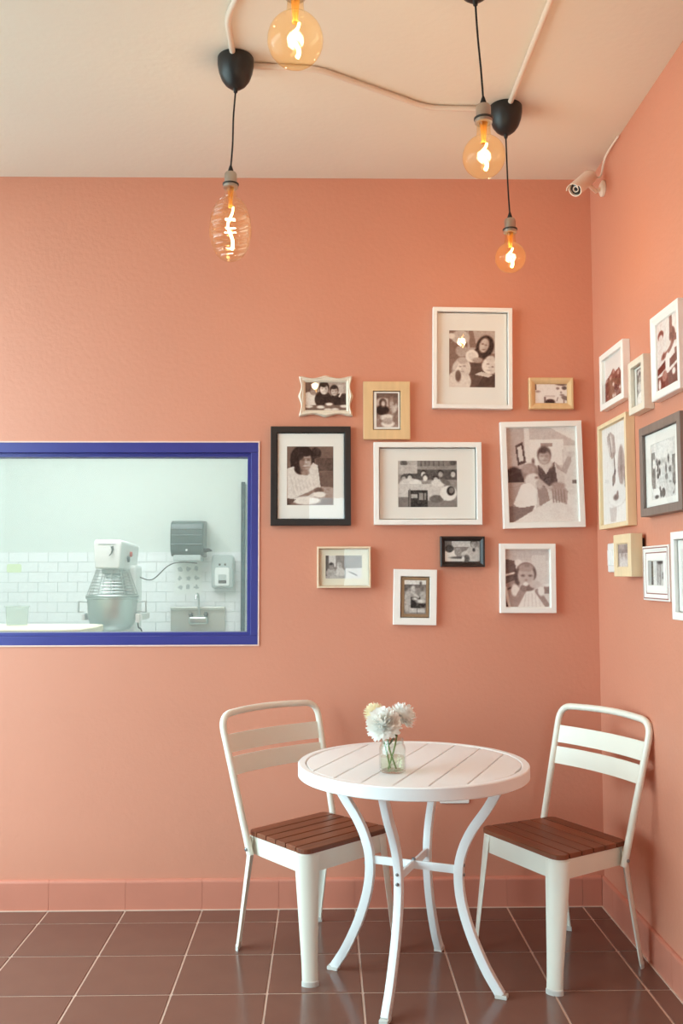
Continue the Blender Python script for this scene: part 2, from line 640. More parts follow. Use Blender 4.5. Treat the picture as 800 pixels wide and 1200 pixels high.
# ------------------------------------------------------------------ kitchen shell
KY, KX0, KX1 = 3.52, -4.2, 0.6
struct(MB().box(KX0, KX1, KY, KY + T, 0, HC).obj('wall_kitchen', K_WALL), 'pale mint kitchen wall above white subway tiles', 'wall')
struct(MB().box(KX0 - T, KX0, T, KY + T, 0, HC).obj('wall_kitchen_left', K_WALL), 'pale mint side wall of the kitchen near the worktop', 'wall')
struct(MB().box(KX0 - T, XL - T, 0, T, 0, HC).obj('wall_kitchen_front', K_WALL), 'pale mint kitchen wall in line with the serving window', 'wall')
struct(MB().box(KX1, KX1 + T, T, KY + T, 0, HC).obj('wall_kitchen_right', K_WALL), 'pale mint side wall of the kitchen near the sink', 'wall')
struct(MB().box(KX0 - T, KX1 + T, T, KY + T, HC, HC + 0.1).obj('ceiling_kitchen', K_WALL), 'white kitchen ceiling', 'ceiling')
struct(MB().box(KX0 - T, KX1 + T, T, KY + T, -0.1, 0).obj('floor_kitchen', K_GROUT), 'pale kitchen floor', 'floor')
TZ = 1.514
dado = struct(MB().box(KX0, KX1, KY - 0.006, KY, 0.0, TZ).obj('wall_tiling', K_GROUT), 'white subway tiles in running bond behind the sink', 'wall tiles')
TW_, TH_ = 0.1545, 0.0785
kt = {}
row = 0
z = TZ
while z > 0.80:
    off = 0.0 if row % 2 == 0 else TW_ / 2
    x = -2.72 + off
    while x < -0.05:
        if 'k' not in kt:
            me = MB().box(-TW_ / 2 + 0.0013, TW_ / 2 - 0.0013, -0.004, 0.004, -TH_ / 2 + 0.0013, TH_ / 2 - 0.0013).mesh('tile', bevel=0.0012, bseg=1)
            me.materials.append(K_TILE)
            kt['k'] = me
        o = link('tile', kt['k'], dado)
        o.location = (x, KY - 0.009, z - TH_ / 2)
        x += TW_
    z -= TH_
    row += 1

# ------------------------------------------------------------------ kitchen things
# mixer
MY = 2.3
mix = thing('stand_mixer', 'large white enamel stand mixer with wire guard and steel bowl', 'mixer', (-1.43, MY, 0))
hd = MB()
pf = [(-0.085, 1.376), (0.075, 1.376), (0.092, 1.545), (0.080, 1.566), (-0.080, 1.568), (-0.098, 1.548)]
n = len(pf)
back = [(x * 0.96, z) for x, z in pf]
hd.add([(x, 0.0, z) for x, z in pf] + [(x, 0.58, z - 0.015) for x, z in back], [tuple(range(n)), tuple(range(n, 2 * n))] + [(q, (q + 1) % n, n + (q + 1) % n, n + q) for q in range(n)])
hdo = hd.obj('head', K_WHITE, mix, smooth=True, bevel=0.012, bseg=3)
MB().prism([(-0.062, 0), (0.052, 0), (0.052, 0.006), (-0.062, 0.006)], 0, 0.002).xform(Matrix.Translation((0, -0.001, 1.533)) @ Matrix.Rotation(PI / 2, 4, 'X')).obj('nameplate', K_GREY, hdo)
MB().tube([(0.028, -0.012, 1.52), (0.034, -0.016, 1.50), (0.026, -0.016, 1.475), (0.012, -0.012, 1.46)], 0.006, 8, scale=[1.6, 1.2, 0.8, 0.6]).obj('speed_lever', K_DARK2, mix, smooth=True)
MB().lathe([(0.018, 0), (0.018, 0.01), (0.012, 0.014), (0, 0.014)], 16).xform(Matrix.Translation((0.088, 0.28, 1.475)) @ Matrix.Rotation(PI / 2, 4, 'Y')).obj('start_button', RED, mix, smooth=True)
MB().lathe([(0.02, 0), (0.02, 0.012), (0, 0.012)], 16).xform(Matrix.Translation((0.088, 0.20, 1.44)) @ Matrix.Rotation(PI / 2, 4, 'Y')).obj('stop_button', K_DARK2, mix, smooth=True)
MB().lathe([(0.07, 1.375), (0.07, 1.345), (0.05, 1.335), (0.035, 1.30), (0, 1.30)], 24, c=(0, 0.14, 0)).obj('planetary_hub', K_STEEL, mix, smooth=True)
MB().box(-0.11, 0.11, 0.36, 0.60, 0.14, 1.40).obj('column', K_WHITE, mix, smooth=True, bevel=0.03, bseg=3)
MB().box(-0.25, 0.25, -0.12, 0.62, 0.0, 0.14).obj('base', K_WHITE, mix, smooth=True, bevel=0.03, bseg=3)
BC = (0, 0.15)
bowl = MB().lathe([(0.0, 0.955), (0.07, 0.957), (0.115, 0.972), (0.145, 1.005), (0.160, 1.06), (0.165, 1.172), (0.176, 1.176), (0.176, 1.184), (0.163, 1.186), (0.160, 1.17), (0.154, 1.06), (0.138, 1.01), (0, 0.965)], 40, c=(BC[0], BC[1], 0)).obj('bowl', K_STEEL, mix, smooth=True)
for s in (-1, 1):
    MB().tube([(s * 0.165, 0.15, 1.155), (s * 0.225, 0.15, 1.155), (s * 0.225, 0.15, 1.085), (s * 0.163, 0.15, 1.085)], 0.007, 8).obj('handle', K_STEEL, bowl, smooth=True)
gd = MB()
for k in range(9):
    t = k / 8
    r, z = 0.105 + t * 0.062, 1.365 - t * 0.165
    gd.tube([(BC[0] + r * math.cos(a), BC[1] + r * math.sin(a), z) for a in [2 * PI * q / 28 for q in range(28)]], 0.0026, 5, closed=True)
for q in range(12):
    a = 2 * PI * q / 12 + 0.15
    gd.tube([(BC[0] + 0.105 * math.cos(a), BC[1] + 0.105 * math.sin(a), 1.37), (BC[0] + 0.17 * math.cos(a), BC[1] + 0.17 * math.sin(a), 1.19)], 0.0035, 6)
gd.obj('wire_guard', K_STEEL, mix, smooth=True)
MB().tube([(BC[0] + 0.172 * math.cos(a), BC[1] + 0.172 * math.sin(a), 1.193) for a in [2 * PI * q / 36 for q in range(36)]], 0.006, 8, closed=True).obj('guard_rim', K_STEEL, mix, smooth=True)
for s in (-1, 1):
    MB().box(s * 0.19 - 0.014, s * 0.19 + 0.014, 0.13, 0.40, 1.03, 1.075).obj('bowl_arm', K_WHITE, mix, bevel=0.008)
MB().tube(catmull([(0.10, 0.5, 1.32), (0.18, 0.6, 1.30), (0.26, 0.8, 1.40), (0.31, 1.05, 1.43), (0.42, 1.195, 1.425)], 6), 0.004, 6).obj('power_cord', K_DARK2, mix, smooth=True)

# worktop in front of the mixer
wt = thing('work_table', 'cream wooden kitchen worktop reaching in front of the mixer bowl', 'table', (-2.15, 1.48, 0))
MB().prism([(-0.75, -0.3), (0.75, -0.3), (0.835, -0.26), (0.86, 0.0), (0.84, 0.22), (0.75, 0.3), (-0.75, 0.3)], 1.005, 1.042, 0.004).obj('tabletop', K_CREAM, wt)
for sx in (-0.68, 0.68):
    for sy in (-0.24, 0.24):
        MB().box(sx - 0.025, sx + 0.025, sy - 0.025, sy + 0.025, 0, 1.005).obj('leg', K_STEEL2, wt, bevel=0.004)
MB().box(-0.70, 0.70, -0.26, 0.26, 0.30, 0.325).obj('shelf', K_STEEL2, wt)
for (cx, cy, r, h, lab) in ((-1.79, 1.62, 0.065, 0.105, 'clear plastic food tub standing on the kitchen worktop'), (-1.96, 1.50, 0.055, 0.13, 'tall clear jug at the end of the kitchen worktop')):
    t = thing('food_container', lab, 'container', (cx, cy, 1.042))
    MB().lathe([(0, 0.0), (r * 0.86, 0.0), (r * 0.9, 0.004), (r, h), (r * 1.05, h + 0.003), (r * 1.05, h + 0.007), (r * 0.97, h + 0.007), (r * 0.86, 0.006), (0, 0.006)], 24).obj('tub', K_CLEAR, t, smooth=True)
    MB().tube([((r * 1.03) * math.cos(a), (r * 1.03) * math.sin(a), h + 0.004) for a in [2 * PI * q / 24 for q in range(24)]], 0.004, 6, closed=True).obj('rim', K_CLEAR, t, smooth=True)

# towel dispenser
tl, br = on_y(199, 609, 3.28), on_y(237.5, 657, 3.28)
tw, th = br.x - tl.x, tl.z - br.z
td = thing('paper_towel_dispenser', 'smoky dark grey lever paper towel dispenser on the kitchen wall', 'towel dispenser', ((tl.x + br.x) / 2, KY, br.z))
prof = [(0, 0.03), (0.17, 0.035), (0.215, 0.07), (0.225, 0.13), (0.225, 0.24), (0.205, 0.295), (0.16, 0.315), (0, 0.32)]
prof = [(-d, z * th / 0.32) for d, z in prof]
n = len(prof)
b_ = MB()
b_.add([(-tw / 2, d, z) for d, z in prof] + [(tw / 2, d, z) for d, z in prof], [tuple(range(n)), tuple(range(n, 2 * n))] + [(q, (q + 1) % n, n + (q + 1) % n, n + q) for q in range(n)])
cover = b_.obj('cover', K_DARK, td, smooth=True, bevel=0.012, bseg=3)
for zf in (0.40, 0.62, 0.78):
    MB().tube([(-tw * 0.46, -0.222, th * zf), (tw * 0.46, -0.222, th * zf)], 0.007, 8).obj('rib', K_DARK, cover, smooth=True)
MB().box(-tw * 0.42, tw * 0.42, -0.20, -0.01, -0.002, 0.045).obj('towel_mouth', K_GREY, td, bevel=0.01)
MB().lathe([(0.008, 0), (0.008, 0.006), (0, 0.006)], 12).xform(Matrix.Translation((0, -0.224, th * 0.26)) @ Matrix.Rotation(PI / 2, 4, 'X')).obj('lock', PLATE_W, td)
MB().tube([(tw * 0.5, -0.12, th * 0.26), (tw * 0.5 + 0.03, -0.13, th * 0.27), (tw * 0.5 + 0.055, -0.15, th * 0.25)], 0.014, 8, scale=[1.3, 1.0, 0.5]).obj('lever', K_DARK2, td, smooth=True)

# hand wash notice
a, b = on_y(205, 657.5, KY - 0.015), on_y(236, 696, KY - 0.015)
nt_ = thing('wall_notice', 'white paper notice with grey pictures below the towel dispenser', 'notice', ((a.x + b.x) / 2, KY - 0.013, b.z))
nw, nh = b.x - a.x, a.z - b.z
sheet = MB().box(-nw / 2, nw / 2, -0.002, 0, 0, nh).obj('sheet', K_PAPER, nt_)
for r in range(3):
    for q in range(3):
        cx, cz = -nw * 0.31 + q * nw * 0.31, nh * (0.2 + 0.28 * r)
        n = 11
        rad = rng.uniform(0.010, 0.026, n)
        MB().prism([(cx + rad[k] * math.cos(2 * PI * k / n), cz + rad[k] * math.sin(2 * PI * k / n)) for k in range(n)], 0.002, 0.0028).xform(Matrix.Rotation(PI / 2, 4, 'X')).obj('printed_picture', K_MARK, sheet)

# soap dispenser
a, b = on_y(247.5, 650, KY - 0.1), on_y(273, 690, KY - 0.1)
sw_, sh_ = b.x - a.x, a.z - b.z
sd = thing('soap_dispenser', 'light grey soap dispenser with white push panel beside the towel dispenser', 'soap dispenser', ((a.x + b.x) / 2, KY, b.z))
RX = Matrix.Rotation(PI / 2, 4, 'X')
MB().prism(round_rect(-sw_ / 2, sw_ / 2, 0, sh_, 0.03, 5), 0.005, 0.095, 0.012).xform(RX).obj('housing', K_GREY, sd, smooth=True)
pn = MB().prism(round_rect(-sw_ * 0.33, sw_ * 0.33, sh_ * 0.08, sh_ * 0.62, 0.018, 4), 0.09, 0.108, 0.004).xform(RX).obj('push_panel', K_WHITE, sd, smooth=True)
MB().prism(round_rect(-sw_ * 0.17, sw_ * 0.2, sh_ * 0.16, sh_ * 0.42, 0.006, 3), 0.108, 0.110).xform(RX).obj('level_window', K_GREY, pn)
MB().prism(round_rect(-sw_ * 0.17, sw_ * 0.2, sh_ * 0.16, sh_ * 0.25, 0.004, 2), 0.110, 0.1115).xform(RX).obj('label', K_DARK2, pn)
for q in (-0.02, 0.022):
    MB().prism(round_rect(q - 0.008, q + 0.008, sh_ * 0.68, sh_ * 0.74, 0.005, 3), 0.094, 0.098).xform(RX).obj('sight_hole', K_DARK2, sd)

# hand sink
a, b = on_y(200, 711, KY - 0.03), on_y(263.5, 742, KY - 0.03)
kw = b.x - a.x
sk = thing('hand_sink', 'stainless wall sink with tall splash panel and gooseneck tap', 'sink', ((a.x + b.x) / 2, KY, 0.74))
kz = a.z - 0.74
MB().box(-kw / 2, kw / 2, -0.036, -0.014, 0.10, kz).obj('splash_panel', K_STEEL2, sk, bevel=0.004)
MB().box(-kw / 2, kw / 2, -0.055, -0.012, kz - 0.028, kz).obj('splash_return', K_STEEL2, sk, bevel=0.006)
MB().box(-kw / 2, -kw / 2 + 0.02, -0.40, -0.036, -0.06, 0.12).box(kw / 2 - 0.02, kw / 2, -0.40, -0.036, -0.06, 0.12).box(-kw / 2, kw / 2, -0.42, -0.40, -0.06, 0.12).box(-kw / 2, kw / 2, -0.40, -0.036, -0.08, -0.06).obj('basin', K_STEEL2, sk, bevel=0.006)
tp = MB().box(-0.068, 0.082, -0.085, -0.034, kz - 0.135, kz - 0.075).obj('tap_body', K_STEEL, sk, smooth=True, bevel=0.018, bseg=3)
MB().tube(catmull([(0.012, -0.07, kz - 0.08), (0.012, -0.07, kz + 0.05), (0.008, -0.085, kz + 0.095), (0.002, -0.12, kz + 0.10), (-0.002, -0.14, kz + 0.06)], 6), 0.0085, 10).obj('spout', K_STEEL, tp, smooth=True)
for s in (-0.05, 0.066):
    MB().lathe([(0.014, 0), (0.016, 0.012), (0.02, 0.02), (0.012, 0.035), (0, 0.036)], 14).xform(Matrix.Translation((s, -0.06, kz - 0.078))).obj('tap_handle', K_DARK2, tp, smooth=True)

# corner guard post at the right end of the kitchen tiling
pa = on_y(284.5, 565, KY - 0.03)
pg = MB().box(pa.x - 0.012, pa.x + 0.02, KY - 0.05, KY - 0.0135, 0.0, pa.z).obj('corner_guard', K_DARK, bevel=0.003)
tag(pg, 'narrow grey upright metal guard strip beside the soap dispenser', 'guard strip')
# pale green sticker on the tiles, then the mixer's plug on a cable right of the bowl
a, b = on_y(8, 661, KY - 0.0145), on_y(25, 671, KY - 0.0145)
st = MB().prism(round_rect(a.x, b.x, b.z, a.z, 0.015, 3), 0, 0.0015).xform(RX).obj('wall_sticker', K_STICK)
st.location.y = KY - 0.0135
tag(st, 'faint pale green sticker on the white subway tiles', 'sticker')
a = on_y(161.5, 724, 2.10)
pl = MB().box(-0.014, 0.014, -0.012, 0.012, 0.0, 0.055).xform(Matrix.Translation((a.x + 1.43, 2.10 - MY, a.z - 0.03))).obj('plug', PLATE_W, mix, bevel=0.004)
q = Vector((a.x + 1.43, 2.10 - MY, a.z - 0.03))
MB().tube(catmull([q, q + Vector((0.005, 0, -0.03)), q + Vector((0.025, 0.02, -0.08)), q + Vector((0.02, 0.1, -0.4)), q + Vector((-0.06, 0.5, -0.7)), Vector((0.09, 0.5, 0.3))], 5), 0.005, 6).obj('plug_cable', K_DARK2, pl, smooth=True)
pl['label'] = 'white plug on a dark cable'


# ------------------------------------------------------------------ printed photographs
TONES = {
    'sepia': ((52, 33, 28), (158, 126, 112), (248, 236, 226)),
    'neutral': ((46, 41, 40), (156, 146, 140), (248, 242, 236)),
    'rose': ((74, 50, 48), (186, 158, 150), (250, 240, 234)),
    'red': ((112, 48, 40), (186, 124, 110), (248, 238, 232)),
}


class Canvas:
    def __init__(self, w, h, v0=0.5, v1=None):
        self.w, self.h = w, h
        self.U, self.V = np.meshgrid((np.arange(w) + 0.5) / w, (np.arange(h) + 0.5) / h)
        v1 = v0 if v1 is None else v1
        self.a = v0 + (v1 - v0) * self.V
        self.asp = w / h
        self.soft = 1.2 / min(w, h)

    def _mix(self, m, val, k=1.0):
        m = np.clip(m, 0, 1) * k
        self.a = self.a * (1 - m) + val * m

    def e(self, cx, cy, rx, ry, val, rot=0.0, k=1.0):
        du, dv = (self.U - cx) * self.asp, self.V - cy
        c, s = math.cos(rot), math.sin(rot)
        p, q = (du * c + dv * s) / (rx * self.asp), (-du * s + dv * c) / ry
        d = np.sqrt(p * p + q * q)
        self._mix((1 - d) * min(rx * self.asp, ry) / (self.soft * 1.6) + 0.5, val, k)

    def r(self, x0, y0, x1, y1, val, k=1.0):
        m = ((self.U >= x0) & (self.U <= x1) & (self.V >= y0) & (self.V <= y1)).astype(float)
        self._mix(m, val, k)

    def p(self, pts, val, k=1.0):
        ins = np.zeros_like(self.U, bool)
        n = len(pts)
        for i in range(n):
            x0, y0 = pts[i]
            x1, y1 = pts[(i + 1) % n]
            if y0 == y1:
                continue
            c = ((y0 > self.V) != (y1 > self.V)) & (self.U < (x1 - x0) * (self.V - y0) / (y1 - y0) + x0)
            ins ^= c
        self._mix(ins.astype(float), val, k)

    def l(self, x0, y0, x1, y1, w, val, k=1.0):
        dx, dy = (x1 - x0) * self.asp, y1 - y0
        L2 = dx * dx + dy * dy
        t = np.clip((((self.U - x0) * self.asp) * dx + (self.V - y0) * dy) / L2, 0, 1)
        d = np.hypot((self.U - x0) * self.asp - t * dx, (self.V - y0) - t * dy)
        self._mix((w / 2 - d) / self.soft + 0.5, val, k)

    def noise(self, amp, cell=5):
        for c in (cell, max(2, cell // 2)):
            gh, gw = self.h // c + 2, self.w // c + 2
            g = rng.uniform(-1, 1, (gh, gw))
            yy, xx = np.arange(self.h) / c, np.arange(self.w) / c
            y0, x0 = yy.astype(int), xx.astype(int)
            fy, fx = (yy - y0)[:, None], (xx - x0)[None, :]
            v = (g[np.ix_(y0, x0)] * (1 - fy) * (1 - fx) + g[np.ix_(y0 + 1, x0)] * fy * (1 - fx) + g[np.ix_(y0, x0 + 1)] * (1 - fy) * fx + g[np.ix_(y0 + 1, x0 + 1)] * fy * fx)
            self.a = self.a + amp * v * 0.6

    def face(self, cx, cy, r, skin, hair, fringe=0.35, k=1.25):
        """small figure head: hair cap, face, eyes, mouth (r = half face height)"""
        rx = r * 0.78 / self.asp
        self.e(cx, cy - r * 0.22, rx * k, r * k, hair)
        self.e(cx, cy + r * 0.1, rx, r * 0.95, skin)
        self.e(cx, cy - r * 0.78, rx * 0.95, r * fringe, hair)
        self.e(cx + rx * 0.62, cy + r * 0.15, rx * 0.38, r * 0.75, skin * 0.72, 0, 0.7)
        for s in (-1, 1):
            self.e(cx + s * rx * 0.4, cy - r * 0.02, rx * 0.19, r * 0.075, skin * 0.42, 0, 0.8)
            self.e(cx + s * rx * 0.4, cy - r * 0.18, rx * 0.24, r * 0.04, skin * 0.5, 0, 0.6)
        self.e(cx + rx * 0.08, cy + r * 0.3, rx * 0.12, r * 0.1, skin * 0.75)
        self.e(cx, cy + r * 0.56, rx * 0.32, r * 0.06, skin * 0.62)


def art_portrait(c):      # woman in a pale shawl
    c.a[:] = 0.36
    c.r(0, 0, 1, 0.2, 0.33); c.e(0.62, 0.12, 0.12, 0.1, 0.14); c.r(0.62, 0.2, 1, 0.42, 0.22)
    c.p([(0.65, 0.45), (1, 0.42), (1, 0.68), (0.7, 0.68)], 0.3); c.p([(0.7, 0.68), (1, 0.7), (1, 0.88), (0.72, 0.9)], 0.55)
    c.e(0.33, 0.22, 0.26, 0.24, 0.1); c.e(0.22, 0.32, 0.14, 0.16, 0.1); c.e(0.5, 0.3, 0.1, 0.16, 0.12)
    c.p([(0.0, 0.38), (0.15, 0.34), (0.34, 0.46), (0.56, 0.28), (0.66, 0.32), (0.74, 0.8), (0.5, 0.88), (0, 0.9)], 0.78)
    c.e(0.3, 0.38, 0.14, 0.1, 0.12)
    c.e(0.4, 0.26, 0.125, 0.165, 0.56); c.e(0.45, 0.27, 0.06, 0.13, 0.64, 0, 0.6); c.e(0.32, 0.27, 0.05, 0.14, 0.42, 0, 0.7); c.e(0.40, 0.125, 0.14, 0.05, 0.1); c.e(0.30, 0.17, 0.06, 0.08, 0.1, 0.5, 0.9); c.e(0.4, 0.45, 0.09, 0.045, 0.5)
    for s in (-0.055, 0.055):
        c.e(0.405 + s, 0.232, 0.028, 0.011, 0.22); c.e(0.405 + s, 0.208, 0.035, 0.007, 0.25, 0, 0.7)
    c.e(0.415, 0.28, 0.018, 0.022, 0.68, 0, 0.7); c.e(0.415, 0.297, 0.025, 0.006, 0.38, 0, 0.7); c.e(0.41, 0.338, 0.045, 0.011, 0.82, 0, 0.8); c.e(0.41, 0.353, 0.045, 0.007, 0.34, 0, 0.8); c.e(0.4, 0.40, 0.05, 0.012, 0.42, 0, 0.5)
    for k in range(7):
        c.l(0.08 + 0.08 * k, 0.5 + 0.02 * k, 0.16 + 0.07 * k, 0.78 - 0.02 * k, 0.012, 0.66, 0.7)
    c.p([(0.1, 0.9), (0.5, 0.76), (0.6, 0.72), (0.62, 0.76), (0.3, 0.92)], 0.5)
    c.e(0.68, 0.75, 0.1, 0.05, 0.3); c.e(0.7, 0.82, 0.12, 0.05, 0.92); c.e(0.42, 0.92, 0.3, 0.07, 0.85); c.p([(0, 0.88), (0.2, 0.9), (0.05, 1), (0, 1)], 0.25)
    c.noise(0.06, 4)


def art_three(c):         # three people at a table
    c.a[:] = 0.6
    c.r(0, 0, 0.27, 0.4, 0.32); c.r(0.27, 0, 0.34, 0.4, 0.75); c.r(0.7, 0.1, 0.92, 0.5, 0.68)
    c.e(0.12, 0.62, 0.18, 0.28, 0.82); c.e(0.44, 0.6, 0.2, 0.3, 0.12); c.e(0.78, 0.72, 0.22, 0.32, 0.12); c.r(0.85, 0.4, 1, 0.8, 0.15)
    c.face(0.22, 0.3, 0.15, 0.62, 0.25); c.face(0.46, 0.24, 0.18, 0.82, 0.06, 0.5); c.face(0.7, 0.32, 0.15, 0.74, 0.1)
    c.r(0, 0.8, 1, 1, 0.35)
    for x, y in ((0.1, 0.84), (0.38, 0.86), (0.58, 0.76), (0.55, 0.95), (0.72, 0.94), (0.93, 0.83)):
        c.e(x, y, 0.09, 0.05, 0.85)
    c.l(0.82, 0.5, 0.86, 0.4, 0.05, 0.85); c.noise(0.06, 4)


def art_cake(c):          # woman in dark top behind a cake
    c.a[:] = 0.42
    c.r(0, 0, 1, 0.16, 0.3); c.e(0.3, 0.3, 0.32, 0.17, 0.7); c.e(0.3, 0.3, 0.16, 0.14, 0.1); c.e(0.28, 0.5, 0.3, 0.15, 0.1)
    c.e(0.32, 0.31, 0.09, 0.09, 0.72); c.e(0.75, 0.28, 0.2, 0.2, 0.35); c.e(0.7, 0.35, 0.1, 0.2, 0.62); c.e(0.85, 0.45, 0.1, 0.16, 0.7, 0.4)
    c.r(0, 0.64, 1, 1, 0.5); c.e(0.5, 0.72, 0.3, 0.1, 0.82); c.e(0.52, 0.9, 0.28, 0.1, 0.9); c.e(0.52, 0.82, 0.22, 0.1, 0.62); c.e(0.86, 0.74, 0.13, 0.1, 0.45)
    c.noise(0.08, 3)


def art_plates(c):        # woman and child with round plates
    c.a[:] = 0.45
    c.r(0.4, 0, 1, 0.4, 0.62); c.p([(0.42, 0), (0.52, 0), (0.6, 0.3), (0.45, 0.3)], 0.45); c.r(0, 0, 0.2, 0.5, 0.4); c.e(0.25, 0.12, 0.2, 0.12, 0.68); c.e(0.05, 0.1, 0.08, 0.05, 0.85)
    c.e(0.78, 0.28, 0.19, 0.2, 0.12, 0.3); c.e(0.66, 0.42, 0.14, 0.12, 0.15); c.e(0.76, 0.26, 0.1, 0.13, 0.7, 0.3)
    c.e(0.73, 0.235, 0.02, 0.009, 0.28); c.e(0.80, 0.255, 0.02, 0.009, 0.28); c.e(0.81, 0.28, 0.04, 0.1, 0.55, 0.3, 0.5); c.e(0.745, 0.335, 0.03, 0.009, 0.4)
    c.e(0.6, 0.66, 0.3, 0.14, 0.22); c.r(0.45, 0.78, 1, 1, 0.26); c.p([(0.75, 0.78), (1, 0.76), (1, 0.95), (0.6, 1)], 0.18)
    c.e(0.3, 0.66, 0.17, 0.17, 0.86); c.e(0.22, 0.9, 0.26, 0.2, 0.8); c.e(0.2, 0.8, 0.06, 0.1, 0.3); c.e(0.28, 0.36, 0.14, 0.1, 0.6)
    c.e(0.3, 0.53, 0.13, 0.06, 0.66); c.e(0.36, 0.68, 0.09, 0.12, 0.7, 0, 0.6); c.e(0.245, 0.635, 0.022, 0.010, 0.45); c.e(0.335, 0.625, 0.022, 0.010, 0.45); c.e(0.28, 0.675, 0.015, 0.012, 0.66); c.e(0.285, 0.72, 0.035, 0.008, 0.55); c.e(0.14, 0.62, 0.05, 0.1, 0.75, 0.4)
    c.e(0.5, 0.45, 0.14, 0.11, 0.9, 0.6); c.e(0.5, 0.45, 0.09, 0.07, 0.8, 0.6)
    c.e(0.88, 0.62, 0.17, 0.14, 0.86); c.e(0.9, 0.5, 0.1, 0.06, 0.75); c.e(0.95, 0.66, 0.08, 0.1, 0.68, 0, 0.6); c.e(0.845, 0.585, 0.025, 0.010, 0.36); c.e(0.94, 0.635, 0.02, 0.010, 0.36); c.e(0.87, 0.645, 0.015, 0.012, 0.62); c.e(0.86, 0.695, 0.035, 0.008, 0.5)
    c.p([(0.55, 0.77), (0.7, 0.72), (0.95, 0.78), (0.85, 0.82)], 0.75); c.e(0.62, 0.52, 0.12, 0.05, 0.6)
    c.noise(0.05, 4)


def art_child(c):         # close child face at the right, pale room
    c.a[:] = 0.86
    c.r(0, 0.05, 0.06, 0.35, 0.25); c.e(0.1, 0.42, 0.08, 0.05, 0.5); c.r(0.3, 0.6, 0.62, 0.7, 0.7); c.r(0.28, 0.66, 0.34, 1.0, 0.3); c.e(0.47, 0.9, 0.15, 0.14, 0.08)
    c.e(0.85, 0.28, 0.24, 0.4, 0.86); c.e(0.84, 0.04, 0.22, 0.12, 0.2); c.e(0.7, 0.28, 0.05, 0.06, 0.35); c.e(0.9, 0.26, 0.08, 0.09, 0.18)
    c.e(0.8, 0.46, 0.03, 0.05, 0.45); c.e(0.83, 0.58, 0.06, 0.04, 0.3); c.e(0.92, 0.72, 0.12, 0.1, 0.3, 0.3); c.l(0.67, 0.85, 0.7, 0.7, 0.04, 0.3); c.r(0.86, 0.8, 0.9, 1, 0.4)
    c.noise(0.05, 4)


def art_party(c):         # long table party with chair
    c.a[:] = 0.5
    c.r(0, 0, 0.33, 0.3, 0.62); c.r(0.33, 0, 0.9, 0.12, 0.4); c.e(0.1, 0.06, 0.06, 0.06, 0.25); c.e(0.93, 0.05, 0.06, 0.06, 0.2)
    c.r(0.1, 0.2, 1, 0.42, 0.22); c.r(0.05, 0.1, 0.33, 0.28, 0.66)
    for x in (0.38, 0.45, 0.52, 0.6, 0.68, 0.76):
        c.r(x, 0.0, x + 0.02, 0.12, 0.25)
    for x, y, v in ((0.1, 0.4, 0.6), (0.2, 0.38, 0.7), (0.43, 0.3, 0.8), (0.46, 0.38, 0.85), (0.64, 0.42, 0.7), (0.72, 0.3, 0.6), (0.93, 0.3, 0.7)):
        c.e(x, y - 0.03, 0.05, 0.07, 0.12); c.e(x, y, 0.04, 0.06, v)
    c.e(0.2, 0.52, 0.18, 0.14, 0.78); c.e(0.3, 0.5, 0.1, 0.1, 0.85); c.p([(0, 0.5), (0.3, 0.5), (0.75, 0.5), (0.9, 0.7), (0.7, 1), (0, 0.8)], 0.72)
    c.e(0.68, 0.48, 0.12, 0.08, 0.82); c.e(0.8, 0.46, 0.1, 0.05, 0.3, 0.5)
    c.r(0, 0.78, 0.2, 1, 0.38); c.r(0.5, 0.85, 1, 1, 0.42); c.e(0.65, 0.82, 0.12, 0.08, 0.3); c.e(0.85, 0.7, 0.14, 0.16, 0.86); c.e(0.89, 0.65, 0.07, 0.1, 0.1); c.e(0.9, 0.64, 0.04, 0.06, 0.4)
    c.r(0.17, 0.63, 0.5, 1, 0.14); c.r(0.22, 0.72, 0.33, 0.8, 0.6); c.r(0.36, 0.7, 0.42, 0.84, 0.55); c.r(0.44, 0.69, 0.47, 0.84, 0.5); c.l(0.2, 0.62, 0.2, 1, 0.03, 0.4)
    c.noise(0.07, 4)


